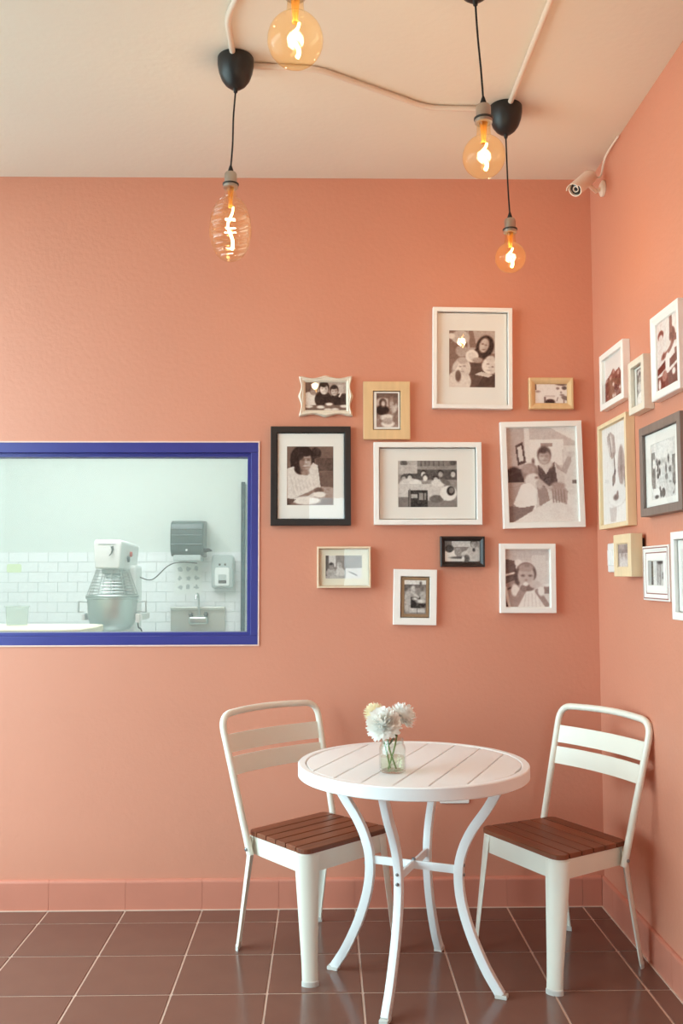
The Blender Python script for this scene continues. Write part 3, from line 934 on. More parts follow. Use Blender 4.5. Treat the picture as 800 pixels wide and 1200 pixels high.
def art_kitchen(c):       # woman and boy in a kitchen
    c.a[:] = 0.72
    c.r(0.0, 0, 0.26, 0.6, 0.6); c.r(0.26, 0, 0.34, 0.6, 0.82); c.p([(0.34, 0.22), (1, 0.25), (1, 0.0), (0.34, 0)], 0.66); c.p([(0.62, 0), (1, 0.16), (1, 0.0)], 0.86)
    c.r(0.34, 0.13, 0.82, 0.24, 0.86); c.r(0.5, 0.17, 0.66, 0.21, 0.45); c.r(0.34, 0.24, 0.8, 0.4, 0.85)
    c.p([(0.13, 0.19), (0.24, 0.15), (0.28, 0.37), (0.16, 0.4)], 0.14); c.p([(0.16, 0.21), (0.22, 0.19), (0.245, 0.35), (0.18, 0.36)], 0.75)
    c.r(0.0, 0.44, 0.24, 0.58, 0.1); c.e(0.1, 0.45, 0.08, 0.04, 0.12); c.r(0, 0.58, 0.22, 0.9, 0.5)
    c.r(0.82, 0.2, 1.0, 0.8, 0.8); c.r(0.93, 0.56, 1, 0.6, 0.25); c.e(0.38, 0.36, 0.02, 0.03, 0.2)
    c.p([(0.44, 0.4), (0.55, 0.42), (0.68, 0.37), (0.72, 0.6), (0.5, 0.64), (0.44, 0.55)], 0.16); c.e(0.56, 0.39, 0.1, 0.05, 0.72); c.p([(0.48, 0.4), (0.63, 0.4), (0.56, 0.5)], 0.7)
    c.p([(0.68, 0.36), (0.78, 0.44), (0.88, 0.3), (0.94, 0.26), (0.92, 0.38), (0.84, 0.5), (0.72, 0.44)], 0.55); c.e(0.92, 0.29, 0.06, 0.03, 0.7)
    c.face(0.54, 0.31, 0.075, 0.66, 0.16, 0.4)
    c.e(0.33, 0.47, 0.12, 0.09, 0.36); c.e(0.36, 0.55, 0.1, 0.07, 0.78); c.e(0.31, 0.44, 0.1, 0.05, 0.5); c.e(0.42, 0.53, 0.02, 0.01, 0.2)
    c.p([(0.2, 0.6), (0.32, 0.58), (0.42, 0.66), (0.4, 0.86), (0.2, 0.88), (0.08, 0.8)], 0.88); c.p([(0.0, 0.82), (0.2, 0.84), (0.38, 0.82), (0.3, 0.95), (0, 1)], 0.3)
    c.p([(0.42, 0.6), (0.56, 0.64), (0.6, 0.78), (0.45, 0.84)], 0.42); c.e(0.46, 0.6, 0.05, 0.05, 0.62); c.l(0.46, 0.56, 0.62, 0.66, 0.03, 0.6)
    c.p([(0.05, 1), (0.62, 0.76), (1, 0.7), (1, 1)], 0.84)
    c.p([(0.62, 0.64), (0.8, 0.62), (0.86, 0.68), (0.84, 0.82), (0.66, 0.76)], 0.55)
    for k in range(5):
        c.l(0.64 + 0.04 * k, 0.66, 0.65 + 0.04 * k, 0.79, 0.012, 0.35)
    c.e(0.72, 0.62, 0.1, 0.04, 0.5); c.noise(0.04, 4)


def art_two_small(c):     # two figures in front of window, door reflection painted into the right half
    c.a[:] = 0.42
    c.r(0.0, 0, 0.08, 1, 0.25); c.r(0.1, 0, 0.28, 0.5, 0.75); c.r(0.28, 0, 0.55, 0.5, 0.45); c.r(0.55, 0, 1, 0.55, 0.52); c.r(0.55, 0.55, 1, 1, 0.8)
    c.e(0.15, 0.75, 0.13, 0.22, 0.6); c.e(0.4, 0.75, 0.13, 0.25, 0.68); c.face(0.16, 0.48, 0.12, 0.6, 0.15); c.face(0.38, 0.46, 0.12, 0.78, 0.6)
    c.l(0.65, 0.7, 0.85, 0.85, 0.06, 0.5); c.r(0, 0.88, 0.55, 1, 0.6); c.noise(0.07, 3)


def art_outdoor(c):       # people at an outdoor grill
    c.a[:] = 0.45
    c.r(0, 0, 1, 0.16, 0.82); c.r(0, 0.14, 1, 0.24, 0.3); c.e(0.75, 0.1, 0.05, 0.05, 0.2)
    c.e(0.18, 0.62, 0.2, 0.34, 0.62); c.e(0.42, 0.4, 0.15, 0.22, 0.55); c.e(0.85, 0.4, 0.14, 0.24, 0.58); c.e(0.4, 0.25, 0.09, 0.08, 0.72); c.e(0.82, 0.25, 0.08, 0.08, 0.3); c.e(0.08, 0.25, 0.08, 0.07, 0.25)
    c.r(0.3, 0.5, 0.75, 0.82, 0.12); c.e(0.5, 0.55, 0.12, 0.04, 0.75); c.e(0.75, 0.62, 0.2, 0.06, 0.75); c.r(0.6, 0.68, 1, 0.8, 0.15); c.r(0.25, 0.84, 0.95, 0.95, 0.68); c.r(0.58, 0.84, 0.62, 1, 0.2)
    c.l(0.35, 0.35, 0.65, 0.5, 0.06, 0.7); c.noise(0.09, 3)


def art_dinner(c):        # people at a table, dark frame
    c.a[:] = 0.5
    c.r(0.2, 0.0, 0.75, 0.28, 0.7); c.r(0, 0, 0.2, 0.3, 0.35); c.r(0.3, 0.28, 0.7, 0.5, 0.4)
    c.e(0.16, 0.7, 0.18, 0.32, 0.86); c.e(0.14, 0.36, 0.12, 0.17, 0.14); c.e(0.38, 0.5, 0.1, 0.2, 0.5); c.e(0.8, 0.62, 0.2, 0.4, 0.66); c.face(0.82, 0.16, 0.16, 0.65, 0.2, 0.25)
    c.e(0.82, 0.42, 0.04, 0.08, 0.15); c.e(0.56, 0.55, 0.1, 0.08, 0.72, -0.5); c.e(0.36, 0.85, 0.2, 0.1, 0.8); c.r(0, 0.92, 1, 1, 0.12); c.e(0.36, 0.76, 0.2, 0.05, 0.2); c.e(0.62, 0.8, 0.08, 0.16, 0.25); c.e(0.52, 0.82, 0.04, 0.12, 0.8)
    c.noise(0.07, 3)


def art_girl(c):          # little girl eating
    c.a[:] = 0.72
    c.r(0, 0, 1, 0.2, 0.66); c.r(0.6, 0.1, 0.9, 0.6, 0.76)
    c.p([(0, 0.17), (0.22, 0.2), (0.3, 0.55), (0, 0.6)], 0.2); c.l(0, 0.45, 0.2, 0.41, 0.03, 0.85); c.p([(0, 0.6), (0.25, 0.52), (0.22, 1), (0, 1)], 0.45); c.l(0.02, 0.7, 0.25, 0.62, 0.03, 0.15); c.l(0.02, 0.66, 0.1, 1, 0.04, 0.8); c.p([(0, 0.8), (0.08, 1), (0, 1)], 0.12)
    c.e(0.3, 0.23, 0.08, 0.05, 0.85); c.r(0.86, 0.63, 1, 0.76, 0.35); c.e(0.92, 0.62, 0.08, 0.025, 0.88)
    c.e(0.47, 0.42, 0.23, 0.19, 0.2); c.e(0.28, 0.5, 0.07, 0.14, 0.16); c.e(0.47, 0.46, 0.18, 0.18, 0.6); c.e(0.47, 0.32, 0.16, 0.07, 0.5); c.e(0.5, 0.28, 0.06, 0.03, 0.36)
    c.e(0.4, 0.455, 0.04, 0.018, 0.2); c.e(0.56, 0.455, 0.04, 0.018, 0.2); c.e(0.47, 0.53, 0.03, 0.018, 0.45)
    c.p([(0.2, 0.66), (0.4, 0.68), (0.75, 0.66), (0.92, 0.9), (0.9, 1), (0.3, 1)], 0.86)
    for k in range(5):
        c.l(0.46 + 0.07 * k, 0.76, 0.42 + 0.09 * k, 1.0, 0.012, 0.7)
    c.e(0.22, 0.7, 0.08, 0.1, 0.85); c.l(0.22, 0.95, 0.4, 0.7, 0.12, 0.45); c.l(0.92, 0.95, 0.72, 0.72, 0.09, 0.42); c.e(0.8, 0.72, 0.07, 0.08, 0.88)
    c.e(0.5, 0.66, 0.16, 0.06, 0.25); c.e(0.46, 0.6, 0.06, 0.035, 0.85); c.e(0.66, 0.6, 0.12, 0.07, 0.68); c.e(0.42, 0.68, 0.06, 0.05, 0.35)
    c.noise(0.04, 4)


def art_crowd(c):         # red brown figures on pale ground
    c.a[:] = 0.95
    c.r(0, 0, 1, 0.28, 0.93)
    c.p([(0, 0.55), (0.15, 0.45), (0.3, 0.4), (0.45, 0.3), (0.55, 0.4), (0.75, 0.36), (0.85, 0.5), (1, 0.5), (1, 1), (0, 1)], 0.2)
    for x, y in ((0.12, 0.5), (0.32, 0.48), (0.48, 0.38), (0.7, 0.46), (0.9, 0.58)):
        c.e(x, y, 0.07, 0.05, 0.55)
    for k in range(14):
        x, y = rng.uniform(0.05, 0.95), rng.uniform(0.55, 0.98)
        c.e(x, y, 0.05, 0.05, rng.choice([0.05, 0.45, 0.7]))
    c.noise(0.12, 4)


def art_toddler(c):
    c.a[:] = 0.5
    c.r(0, 0, 1, 0.6, 0.35); c.e(0.3, 0.12, 0.2, 0.08, 0.75); c.e(0.75, 0.08, 0.2, 0.06, 0.15)
    c.face(0.35, 0.25, 0.1, 0.75, 0.2); c.face(0.7, 0.42, 0.1, 0.75, 0.2); c.e(0.3, 0.5, 0.2, 0.15, 0.7); c.e(0.5, 0.85, 0.5, 0.22, 0.85); c.e(0.6, 0.92, 0.15, 0.04, 0.15); c.noise(0.12, 3)


def art_shop(c):          # red brown busy shop counter
    c.a[:] = 0.82
    c.e(0.2, 0.2, 0.14, 0.07, 0.15); c.e(0.2, 0.24, 0.1, 0.05, 0.75); c.e(0.75, 0.3, 0.14, 0.12, 0.15); c.r(0.62, 0, 0.75, 0.25, 0.3)
    c.e(0.5, 0.48, 0.3, 0.06, 0.25, -0.3); c.e(0.5, 0.42, 0.2, 0.05, 0.8, -0.3); c.r(0.8, 0.3, 1, 0.4, 0.25); c.r(0.85, 0.5, 1, 0.58, 0.25)
    c.p([(0, 0.68), (0.4, 0.6), (0.4, 0.72), (0, 0.78)], 0.1); c.p([(0.6, 0.62), (1, 0.55), (1, 0.68), (0.6, 0.74)], 0.12); c.e(0.5, 0.64, 0.1, 0.14, 0.9)
    c.r(0, 0.8, 1, 1, 0.15); c.p([(0.55, 0.8), (1, 0.72), (1, 1), (0.5, 1)], 0.1); c.e(0.78, 0.82, 0.08, 0.05, 0.85); c.e(0.35, 0.82, 0.12, 0.08, 0.5); c.e(0.1, 0.92, 0.06, 0.08, 0.85); c.noise(0.08, 4)


def art_dish(c):          # plate and bottles on pale boards
    c.a[:] = 0.88
    for k in range(10):
        c.r(k / 10, 0.0, k / 10 + 0.012, 1, 0.78)
    c.p([(0.2, 0.1), (0.35, 0.06), (0.5, 0.12), (0.55, 0.3), (0.4, 0.35), (0.3, 0.3)], 0.5); c.e(0.35, 0.2, 0.08, 0.1, 0.7); c.l(0.28, 0.08, 0.38, 0.3, 0.02, 0.2)
    c.e(0.74, 0.44, 0.13, 0.2, 0.5); c.e(0.74, 0.42, 0.05, 0.16, 0.35); c.p([(0.82, 0.45), (1, 0.5), (1, 0.68), (0.85, 0.66)], 0.42)
    c.l(0.47, 0.3, 0.5, 0.5, 0.03, 0.25); c.l(0.5, 0.48, 0.42, 0.6, 0.05, 0.1); c.e(0.45, 0.55, 0.06, 0.05, 0.25)
    c.e(0.57, 0.73, 0.34, 0.11, 0.7); c.e(0.56, 0.72, 0.33, 0.105, 0.97); c.e(0.56, 0.73, 0.23, 0.07, 0.88); c.e(0.52, 0.74, 0.1, 0.03, 0.2); c.e(0.58, 0.71, 0.04, 0.03, 0.35)
    c.p([(0.25, 0.83), (0.55, 0.84), (0.5, 0.98), (0.3, 0.98)], 0.66); c.noise(0.05, 4)


def art_street(c):        # busy street scene
    c.a[:] = 0.78
    c.e(0.5, 0.15, 0.4, 0.15, 0.85); c.r(0, 0.15, 0.16, 0.8, 0.4); c.r(0.85, 0.3, 1, 0.8, 0.35)
    for k in range(60):
        x, y = rng.uniform(0, 1), rng.uniform(0.3, 0.98)
        c.e(x, y, rng.uniform(0.02, 0.06), rng.uniform(0.03, 0.08), rng.choice([0.2, 0.35, 0.5, 0.7, 0.9]))
    c.e(0.2, 0.88, 0.14, 0.08, 0.88); c.e(0.2, 0.95, 0.08, 0.03, 0.1); c.e(0.48, 0.9, 0.08, 0.08, 0.25); c.e(0.75, 0.85, 0.18, 0.1, 0.75); c.noise(0.1, 3)


def art_pair(c):
    c.a[:] = 0.6
    c.r(0, 0, 1, 0.4, 0.35)
    for k in range(12):
        c.r(rng.uniform(0.1, 0.9), 0.0, rng.uniform(0.1, 0.95), rng.uniform(0.1, 0.4), rng.uniform(0.2, 0.6), 0.5)
    c.r(0, 0, 0.1, 1, 0.25); c.e(0.5, 0.8, 0.35, 0.25, 0.7); c.face(0.35, 0.55, 0.1, 0.75, 0.35); c.face(0.68, 0.58, 0.1, 0.72, 0.35); c.noise(0.08, 3)


def art_couple(c):
    c.a[:] = 0.72
    c.r(0, 0, 0.14, 1, 0.2); c.r(0.14, 0, 0.34, 1, 0.8); c.e(0.55, 0.5, 0.17, 0.5, 0.6); c.l(0.42, 0.05, 0.42, 1, 0.05, 0.4); c.l(0.62, 0.1, 0.6, 1, 0.04, 0.35); c.e(0.6, 0.06, 0.2, 0.08, 0.15); c.e(0.85, 0.55, 0.1, 0.14, 0.15); c.e(0.8, 0.68, 0.06, 0.06, 0.2); c.e(0.85, 0.42, 0.06, 0.05, 0.7); c.noise(0.07, 3)


def art_blank(c):
    c.a[:] = 0.92
    c.r(0.4, 0.3, 1, 0.7, 0.8); c.noise(0.03, 5)


PM, PNT, pout = new_mat('matte_photo_print')
pb = PNT.nodes.new('ShaderNodeBsdfPrincipled')
pb.inputs['Roughness'].default_value = 0.6
pb.inputs['Specular IOR Level'].default_value = 0.15
pa_ = PNT.nodes.new('ShaderNodeAttribute')
pa_.attribute_name = 'ink'
PNT.links.new(pa_.outputs['Color'], pb.inputs['Base Color'])
PNT.links.new(pb.outputs[0], pout.inputs[0])


def print_mesh(art, tone, x0, x1, z0, z1, y, cells):
    w, h = x1 - x0, z1 - z0
    if w > h:
        nx, ny = cells, max(8, int(cells * h / w))
    else:
        ny, nx = cells, max(8, int(cells * w / h))
    cv = Canvas(nx, ny)
    art(cv)
    a = cv.a
    k5 = np.pad(a, 1, mode='edge')
    a = a * 0.55 + 0.1125 * (k5[:-2, 1:-1] + k5[2:, 1:-1] + k5[1:-1, :-2] + k5[1:-1, 2:])      # print softness
    a = a + rng.normal(0, 0.018, a.shape)
    a = np.clip(0.5 + (a - 0.5) * 1.3 + 0.02, 0, 1)
    dk, md, lt = [np.array(lin(c)[:3]) for c in TONES[tone]]
    k1 = np.clip(a * 2, 0, 1)[..., None]
    k2 = np.clip(a * 2 - 1, 0, 1)[..., None]
    rgb = dk * (1 - k1) + md * k1
    rgb = rgb * (1 - k2) + lt * k2
    gx, gz = np.meshgrid(np.linspace(x0, x1, nx + 1), np.linspace(z1, z0, ny + 1))
    co = np.stack([gx, np.full_like(gx, y), gz], -1).reshape(-1, 3)
    idx = np.arange((nx + 1) * (ny + 1)).reshape(ny + 1, nx + 1)
    fc = np.stack([idx[:-1, :-1], idx[1:, :-1], idx[1:, 1:], idx[:-1, 1:]], -1).reshape(-1, 4)
    me = bpy.data.meshes.new('photo_print')
    me.from_pydata(co.tolist(), [], fc.tolist())
    at = me.attributes.new('ink', 'FLOAT_COLOR', 'CORNER')
    col = np.ones((nx * ny, 4, 4))
    col[..., :3] = rgb.reshape(-1, 1, 3)
    at.data.foreach_set('color', col.reshape(-1))
    me.materials.append(PM)
    return me


def ring(prof, w, h, nseg=1, wave=None):
    """mitred moulding: prof = list of (inset, depth out of wall); front is -y; centred in x, z from 0..h"""
    m_ = MB()
    loops = []
    for u, d in prof:
        pts = []
        cs = [(-w / 2 + u, u), (w / 2 - u, u), (w / 2 - u, h - u), (-w / 2 + u, h - u)]
        for k in range(4):
            a, b = Vector(cs[k]), Vector(cs[(k + 1) % 4])
            nrm = Vector(((b - a).y, -(b - a).x)).normalized()
            for q in range(nseg):
                t = q / nseg
                p = a.lerp(b, t)
                if wave and u < wave[0]:
                    p = p + nrm * (wave[1] * (1 - u / wave[0]) * wave_f(t))
                pts.append((p.x, -d, p.y))
        loops.append(pts)
    n = len(loops[0])
    vs_ = [p for l in loops for p in l]
    fs = []
    L_ = len(loops)
    for i in range(L_):
        j = (i + 1) % L_
        for q in range(n):
            q2 = (q + 1) % n
            fs.append((i * n + q, i * n + q2, j * n + q2, j * n + q))
    m_.add(vs_, fs)
    return m_


def wave_f(t):
    # scalloped edge: swells at the corners and the middle
    return 0.5 * math.cos(4 * PI * t) + 0.35 * math.exp(-((t - 0.5) / 0.06) ** 2) - 0.35


def flat_ring(w, h, l, r, t, b, y):
    """mat board with a window: outer w x h (z from 0..h, centred), borders l r t b"""
    m_ = MB()
    o_ = [(-w / 2, 0), (w / 2, 0), (w / 2, h), (-w / 2, h)]
    i_ = [(-w / 2 + l, b), (w / 2 - r, b), (w / 2 - r, h - t), (-w / 2 + l, h - t)]
    th = 0.0016
    vs_ = [(x, y, z) for x, z in o_] + [(x, y, z) for x, z in i_] + [(x, y + th, z) for x, z in i_] + [(x, y + th, z) for x, z in o_]
    fs = []
    for q in range(4):
        q2 = (q + 1) % 4
        fs += [(q, q2, 4 + q2, 4 + q), (4 + q, 4 + q2, 8 + q2, 8 + q), (8 + q, 8 + q2, 12 + q2, 12 + q), (12 + q, 12 + q2, q2, q)]
    return m_.add(vs_, fs)


def picture(label, loc, rotz, w, h, depth, mw, mould, matmat, ph, art, tone, cells, recess=0.012, roll=0.0, style='flat', back=None, lean=0.0, gap=0.0, yaw=0.0, cat='picture frame'):
    """ph = photo rectangle as fractions of the frame (x0, z-top, x1, z-bottom from the top)"""
    t = thing('picture_frame', label, cat, loc, rotz)
    t.rotation_euler = (lean, roll, rotz + yaw)
    if yaw:
        t.location.y -= abs(yaw) * w / 2 + 0.001
    x0, x1 = -w / 2 + ph[0] * w, -w / 2 + ph[2] * w
    zt, zb = h * (1 - ph[1]), h * (1 - ph[3])
    if style == 'flat':
        prof = [(0, gap), (0, depth - 0.0015), (0.0015, depth), (mw - 0.0015, depth), (mw, depth - 0.0015), (mw, depth - recess), (mw + 0.003, depth - recess), (mw + 0.003, gap)]
        ring(prof, w, h).obj('moulding', mould, t)
    elif style == 'bevel':
        prof = [(0, 0), (0, depth - 0.003), (0.003, depth), (mw * 0.45, depth - 0.001), (mw, depth - recess * 0.8), (mw, depth - recess), (mw + 0.002, depth - recess), (mw + 0.002, 0)]
        ring(prof, w, h).obj('moulding', mould, t, smooth=False)
    elif style == 'ornate':
        prof = [(0, 0), (0, depth * 0.5), (0.003, depth * 0.85), (mw * 0.3, depth), (mw * 0.5, depth * 0.8), (mw * 0.7, depth * 0.86), (mw, depth * 0.6), (mw, depth - recess), (mw + 0.002, depth - recess), (mw + 0.002, 0)]
        ring(prof, w, h, 24, (mw * 0.75, 0.009)).obj('moulding', mould, t, smooth=True)
    elif style == 'stepped':
        prof = [(0, 0), (0, depth - 0.002), (0.002, depth), (mw * 0.3, depth), (mw * 0.32, depth - 0.004), (mw * 0.62, depth - 0.004), (mw * 0.64, depth - 0.001), (mw, depth - 0.001), (mw, depth - recess), (mw + 0.002, depth - recess), (mw + 0.002, 0)]
        mo = ring(prof, w, h).obj('moulding', mould, t)
        for u in (mw * 0.15, mw * 0.47):
            yd = depth if u < mw * 0.3 else depth - 0.004
            q = ring([(u - 0.0018, yd - 0.001), (u - 0.0018, yd + 0.0006), (u + 0.0018, yd + 0.0006), (u + 0.0018, yd - 0.001)], w, h)
            q.obj('painted_line', F_LINE, mo)
    yp = -(depth - recess)
    iw, ih = w - 2 * mw, h - 2 * mw
    if matmat is not None:
        mt = flat_ring(iw + 0.004, ih + 0.004, x0 + iw / 2 + 0.002, iw / 2 - x1 + 0.002, ih + mw - zt + 0.002, zb - mw + 0.002, yp)
        mt.xform(Matrix.Translation((0, 0, mw - 0.002))).obj('mat_board', matmat, t)
    me = print_mesh(art, tone, x0 - 0.001, x1 + 0.001, zb - 0.001, zt + 0.001, yp + 0.0018, cells)
    link('photo_print', me, t)
    gl = MB().add([(-iw / 2, yp - 0.003, mw), (iw / 2, yp - 0.003, mw), (iw / 2, yp - 0.003, h - mw), (-iw / 2, yp - 0.003, h - mw)], [(0, 1, 2, 3)])
    gl.obj('glass_pane', PGLASS, t)
    MB().box(-w / 2 + mw * 0.5, w / 2 - mw * 0.5, yp + 0.003, -0.001, mw * 0.5, h - mw * 0.5).obj('backing_board', back or BACKB, t)
    return t


def hang_back(label, rect, depth, mwpx, mould, matmat, photo, art, tone, cells, **kw):
    x0, y0, x1, y1 = rect
    Y = -depth
    a, b = on_y(x0, (y0 + y1) / 2, Y), on_y(x1, (y0 + y1) / 2, Y)
    tz, bz = on_y((x0 + x1) / 2, y0, Y).z, on_y((x0 + x1) / 2, y1, Y).z
    w, h = b.x - a.x, tz - bz
    sc = w / (x1 - x0)
    ph = ((photo[0] - x0) / (x1 - x0), (photo[1] - y0) / (y1 - y0), (photo[2] - x0) / (x1 - x0), (photo[3] - y0) / (y1 - y0))
    return picture(label, ((a.x + b.x) / 2, -0.0015, bz), 0.0, w, h, depth, mwpx * sc, mould, matmat, ph, art, tone, cells, **kw)


def hang_right(label, yl, yr, zt, zb, depth, mw, mould, matmat, ph, art, tone, cells, **kw):
    # yl / yr measured on a plane 25 mm off the wall: shift to the real depth of this frame
    k = (W - depth) / (W - 0.025)
    f = lambda y: -CAM_D + (y + CAM_D) * k
    g = lambda z: CAM_H + (z - CAM_H) * k
    yl, yr, zt, zb = f(yl), f(yr), g(zt), g(zb)
    return picture(label, (W - 0.0015, (yl + yr) / 2, zb), -PI / 2, yl - yr, zt - zb, depth, mw, mould, matmat, ph, art, tone, cells, **kw)


hang_back('black-brown framed portrait of a woman in a pale shawl, white mat', (316.9, 499.6, 411, 615.8), 0.024, 7.4, F_BLACK, MATW, (336, 523, 390.5, 591.8), art_portrait, 'sepia', 110, recess=0.010)
hang_back('antique white scalloped frame with three people at a table', (350.5, 440.5, 412.5, 487.2), 0.022, 6.6, F_OFFW, None, (356.8, 447, 406.2, 481), art_three, 'sepia', 84, style='ornate', recess=0.012)
hang_back('wide pale oak frame with narrow white mat and a cake photo', (425.7, 447, 480.4, 514.8), 0.022, 11.3, F_OAK, MATW, (441, 460.6, 466.4, 500.4), art_cake, 'sepia', 64, recess=0.004)
hang_back('large white portrait frame with broad mat, highest on the wall beside the window', (506.4, 360.2, 599.6, 478.7), 0.030, 5.0, F_WHITE, MATW, (526, 386.4, 580, 453), art_plates, 'sepia', 100, recess=0.018, roll=0.012)
hang_back('small light pine landscape frame with a pale close-up of a child', (620, 442.4, 672, 479.2), 0.026, 6.8, F_OAK, None, (627, 447.7, 665.4, 472.8), art_child, 'rose', 64, style='bevel', recess=0.010)
hang_back('large white landscape frame with broad mat and a party photo', (438, 518, 564.5, 615), 0.030, 6.2, F_WHITE, MATW, (466.7, 539.4, 536, 594), art_party, 'neutral', 104, recess=0.018)
hang_back('large white frame without mat, woman and boy cooking', (589.5, 493.5, 685, 618.5), 0.028, 6.6, F_WHITE, None, (596.3, 500.2, 678.2, 611.8), art_kitchen, 'rose', 130, recess=0.014, roll=-0.022)
hang_back('small thin cream-beige landscape frame with cream mat and two small figures', (371.5, 640.5, 434.5, 689), 0.026, 2.4, F_THIN, MATC, (381.5, 651, 424, 678), art_two_small, 'neutral', 64, recess=0.014, yaw=-0.029)
hang_back('small white frame with brown mat and an outdoor group photo', (460.2, 667.2, 511, 732.5), 0.022, 8.4, F_WHITE, MATB, (472.8, 680, 498.4, 719.6), art_outdoor, 'neutral', 60, recess=0.005, roll=0.02)
hang_back('small black-brown landscape frame without mat, people at dinner', (516, 628.5, 568, 664.3), 0.026, 5.0, F_BLACK, None, (521.2, 633.5, 563, 659.5), art_dinner, 'neutral', 68, style='bevel', recess=0.014, roll=0.003)
hang_back('medium white frame without mat, little girl eating', (585.7, 637, 651.2, 718.5), 0.028, 6.4, F_WHITE, None, (592.2, 643.6, 644.8, 712), art_girl, 'rose', 96, recess=0.014, roll=0.004)

hang_right('white frame nearest the room corner, reddish figures on a pale sky', -0.164, -0.452, 2.202, 1.980, 0.028, 0.024, F_WHITE, None, (0.09, 0.115, 0.91, 0.885), art_crowd, 'red', 70, recess=0.012)
hang_right('small cream box frame hanging between two white frames', -0.508, -0.667, 2.094, 1.9025, 0.036, 0.024, F_OFFW, MATW, (0.26, 0.17, 0.88, 0.86), art_toddler, 'neutral', 56, recess=0.016)
hang_right('white frame with a reddish shop scene, top row on the chair wall', -0.741, -0.984, 2.194, 1.908, 0.030, 0.030, F_WHITE, None, (0.13, 0.11, 0.87, 0.89), art_shop, 'red', 96, style='bevel', recess=0.010)
hang_right('tall thin pine frame, photo of a round plate of food', -0.1165, -0.466, 1.926, 1.509, 0.034, 0.016, F_PINE, None, (0.05, 0.042, 0.95, 0.958), art_dish, 'rose', 110, recess=0.012)
hang_right('grey-brown wooden frame with white mat and crowded street photo', -0.607, -0.979, 1.8385, 1.529, 0.034, 0.028, F_GREY, MATW, (0.22, 0.22, 0.80, 0.83), art_street, 'neutral', 96, recess=0.012)
hang_right('small deep pine box frame next to the light switch', -0.2965, -0.4925, 1.479, 1.3225, 0.056, 0.033, F_PINE, None, (0.165, 0.205, 0.835, 0.795), art_pair, 'rose', 56, recess=0.004, gap=0.014)
hang_right('small white frame edged with thin reddish lines', -0.6145, -0.856, 1.4265, 1.2425, 0.022, 0.050, F_WHITE, None, (0.22, 0.28, 0.78, 0.72), art_couple, 'neutral', 60, style='stepped', recess=0.010)
hang_right('white frame with a nearly blank pale picture, lowest on the chair wall', -0.877, -1.13, 1.464, 1.188, 0.026, 0.024, F_WHITE, MATW, (0.22, 0.2, 0.78, 0.8), art_blank, 'neutral', 40, recess=0.014)

# ------------------------------------------------------------------ switch and outlet
sw = thing('light_switch', 'white double rocker light switch plate near the room corner', 'switch', (W - 0.0005, -0.197, 1.339), -PI / 2)
MB().prism(round_rect(-0.038, 0.038, 0, 0.113, 0.006, 3), 0.0, 0.007, 0.0025).xform(RX).obj('cover_plate', PLATE_W, sw)
for s in (-0.018, 0.018):
    MB().prism(round_rect(s - 0.013, s + 0.013, 0.025, 0.088, 0.003, 2), 0.007, 0.0105, 0.001).xform(RX).obj('rocker', PLATE_W, sw)
oa, ob = on_y(515, 936, 0.0), on_y(549.5, 941, 0.0)
ot = thing('wall_outlet', 'white horizontal outlet plate on the wall behind the table', 'outlet', ((oa.x + ob.x) / 2, -0.0005, ob.z))
MB().prism(round_rect(-(ob.x - oa.x) / 2, (ob.x - oa.x) / 2, 0, 0.075, 0.006, 3), 0, 0.009, 0.0025).xform(RX).obj('cover_plate', PLATE_W, ot)
for s in (-0.028, 0.028):
    so = MB().prism(round_rect(s - 0.017, s + 0.017, 0.020, 0.055, 0.008, 3), 0.009, 0.011, 0.001).xform(RX).obj('socket', PLATE_W, ot)
    MB().box(s - 0.006, s - 0.004, -0.0114, -0.011, 0.033, 0.043).box(s + 0.004, s + 0.006, -0.0114, -0.011, 0.033, 0.043).obj('slot', SLOT, so)


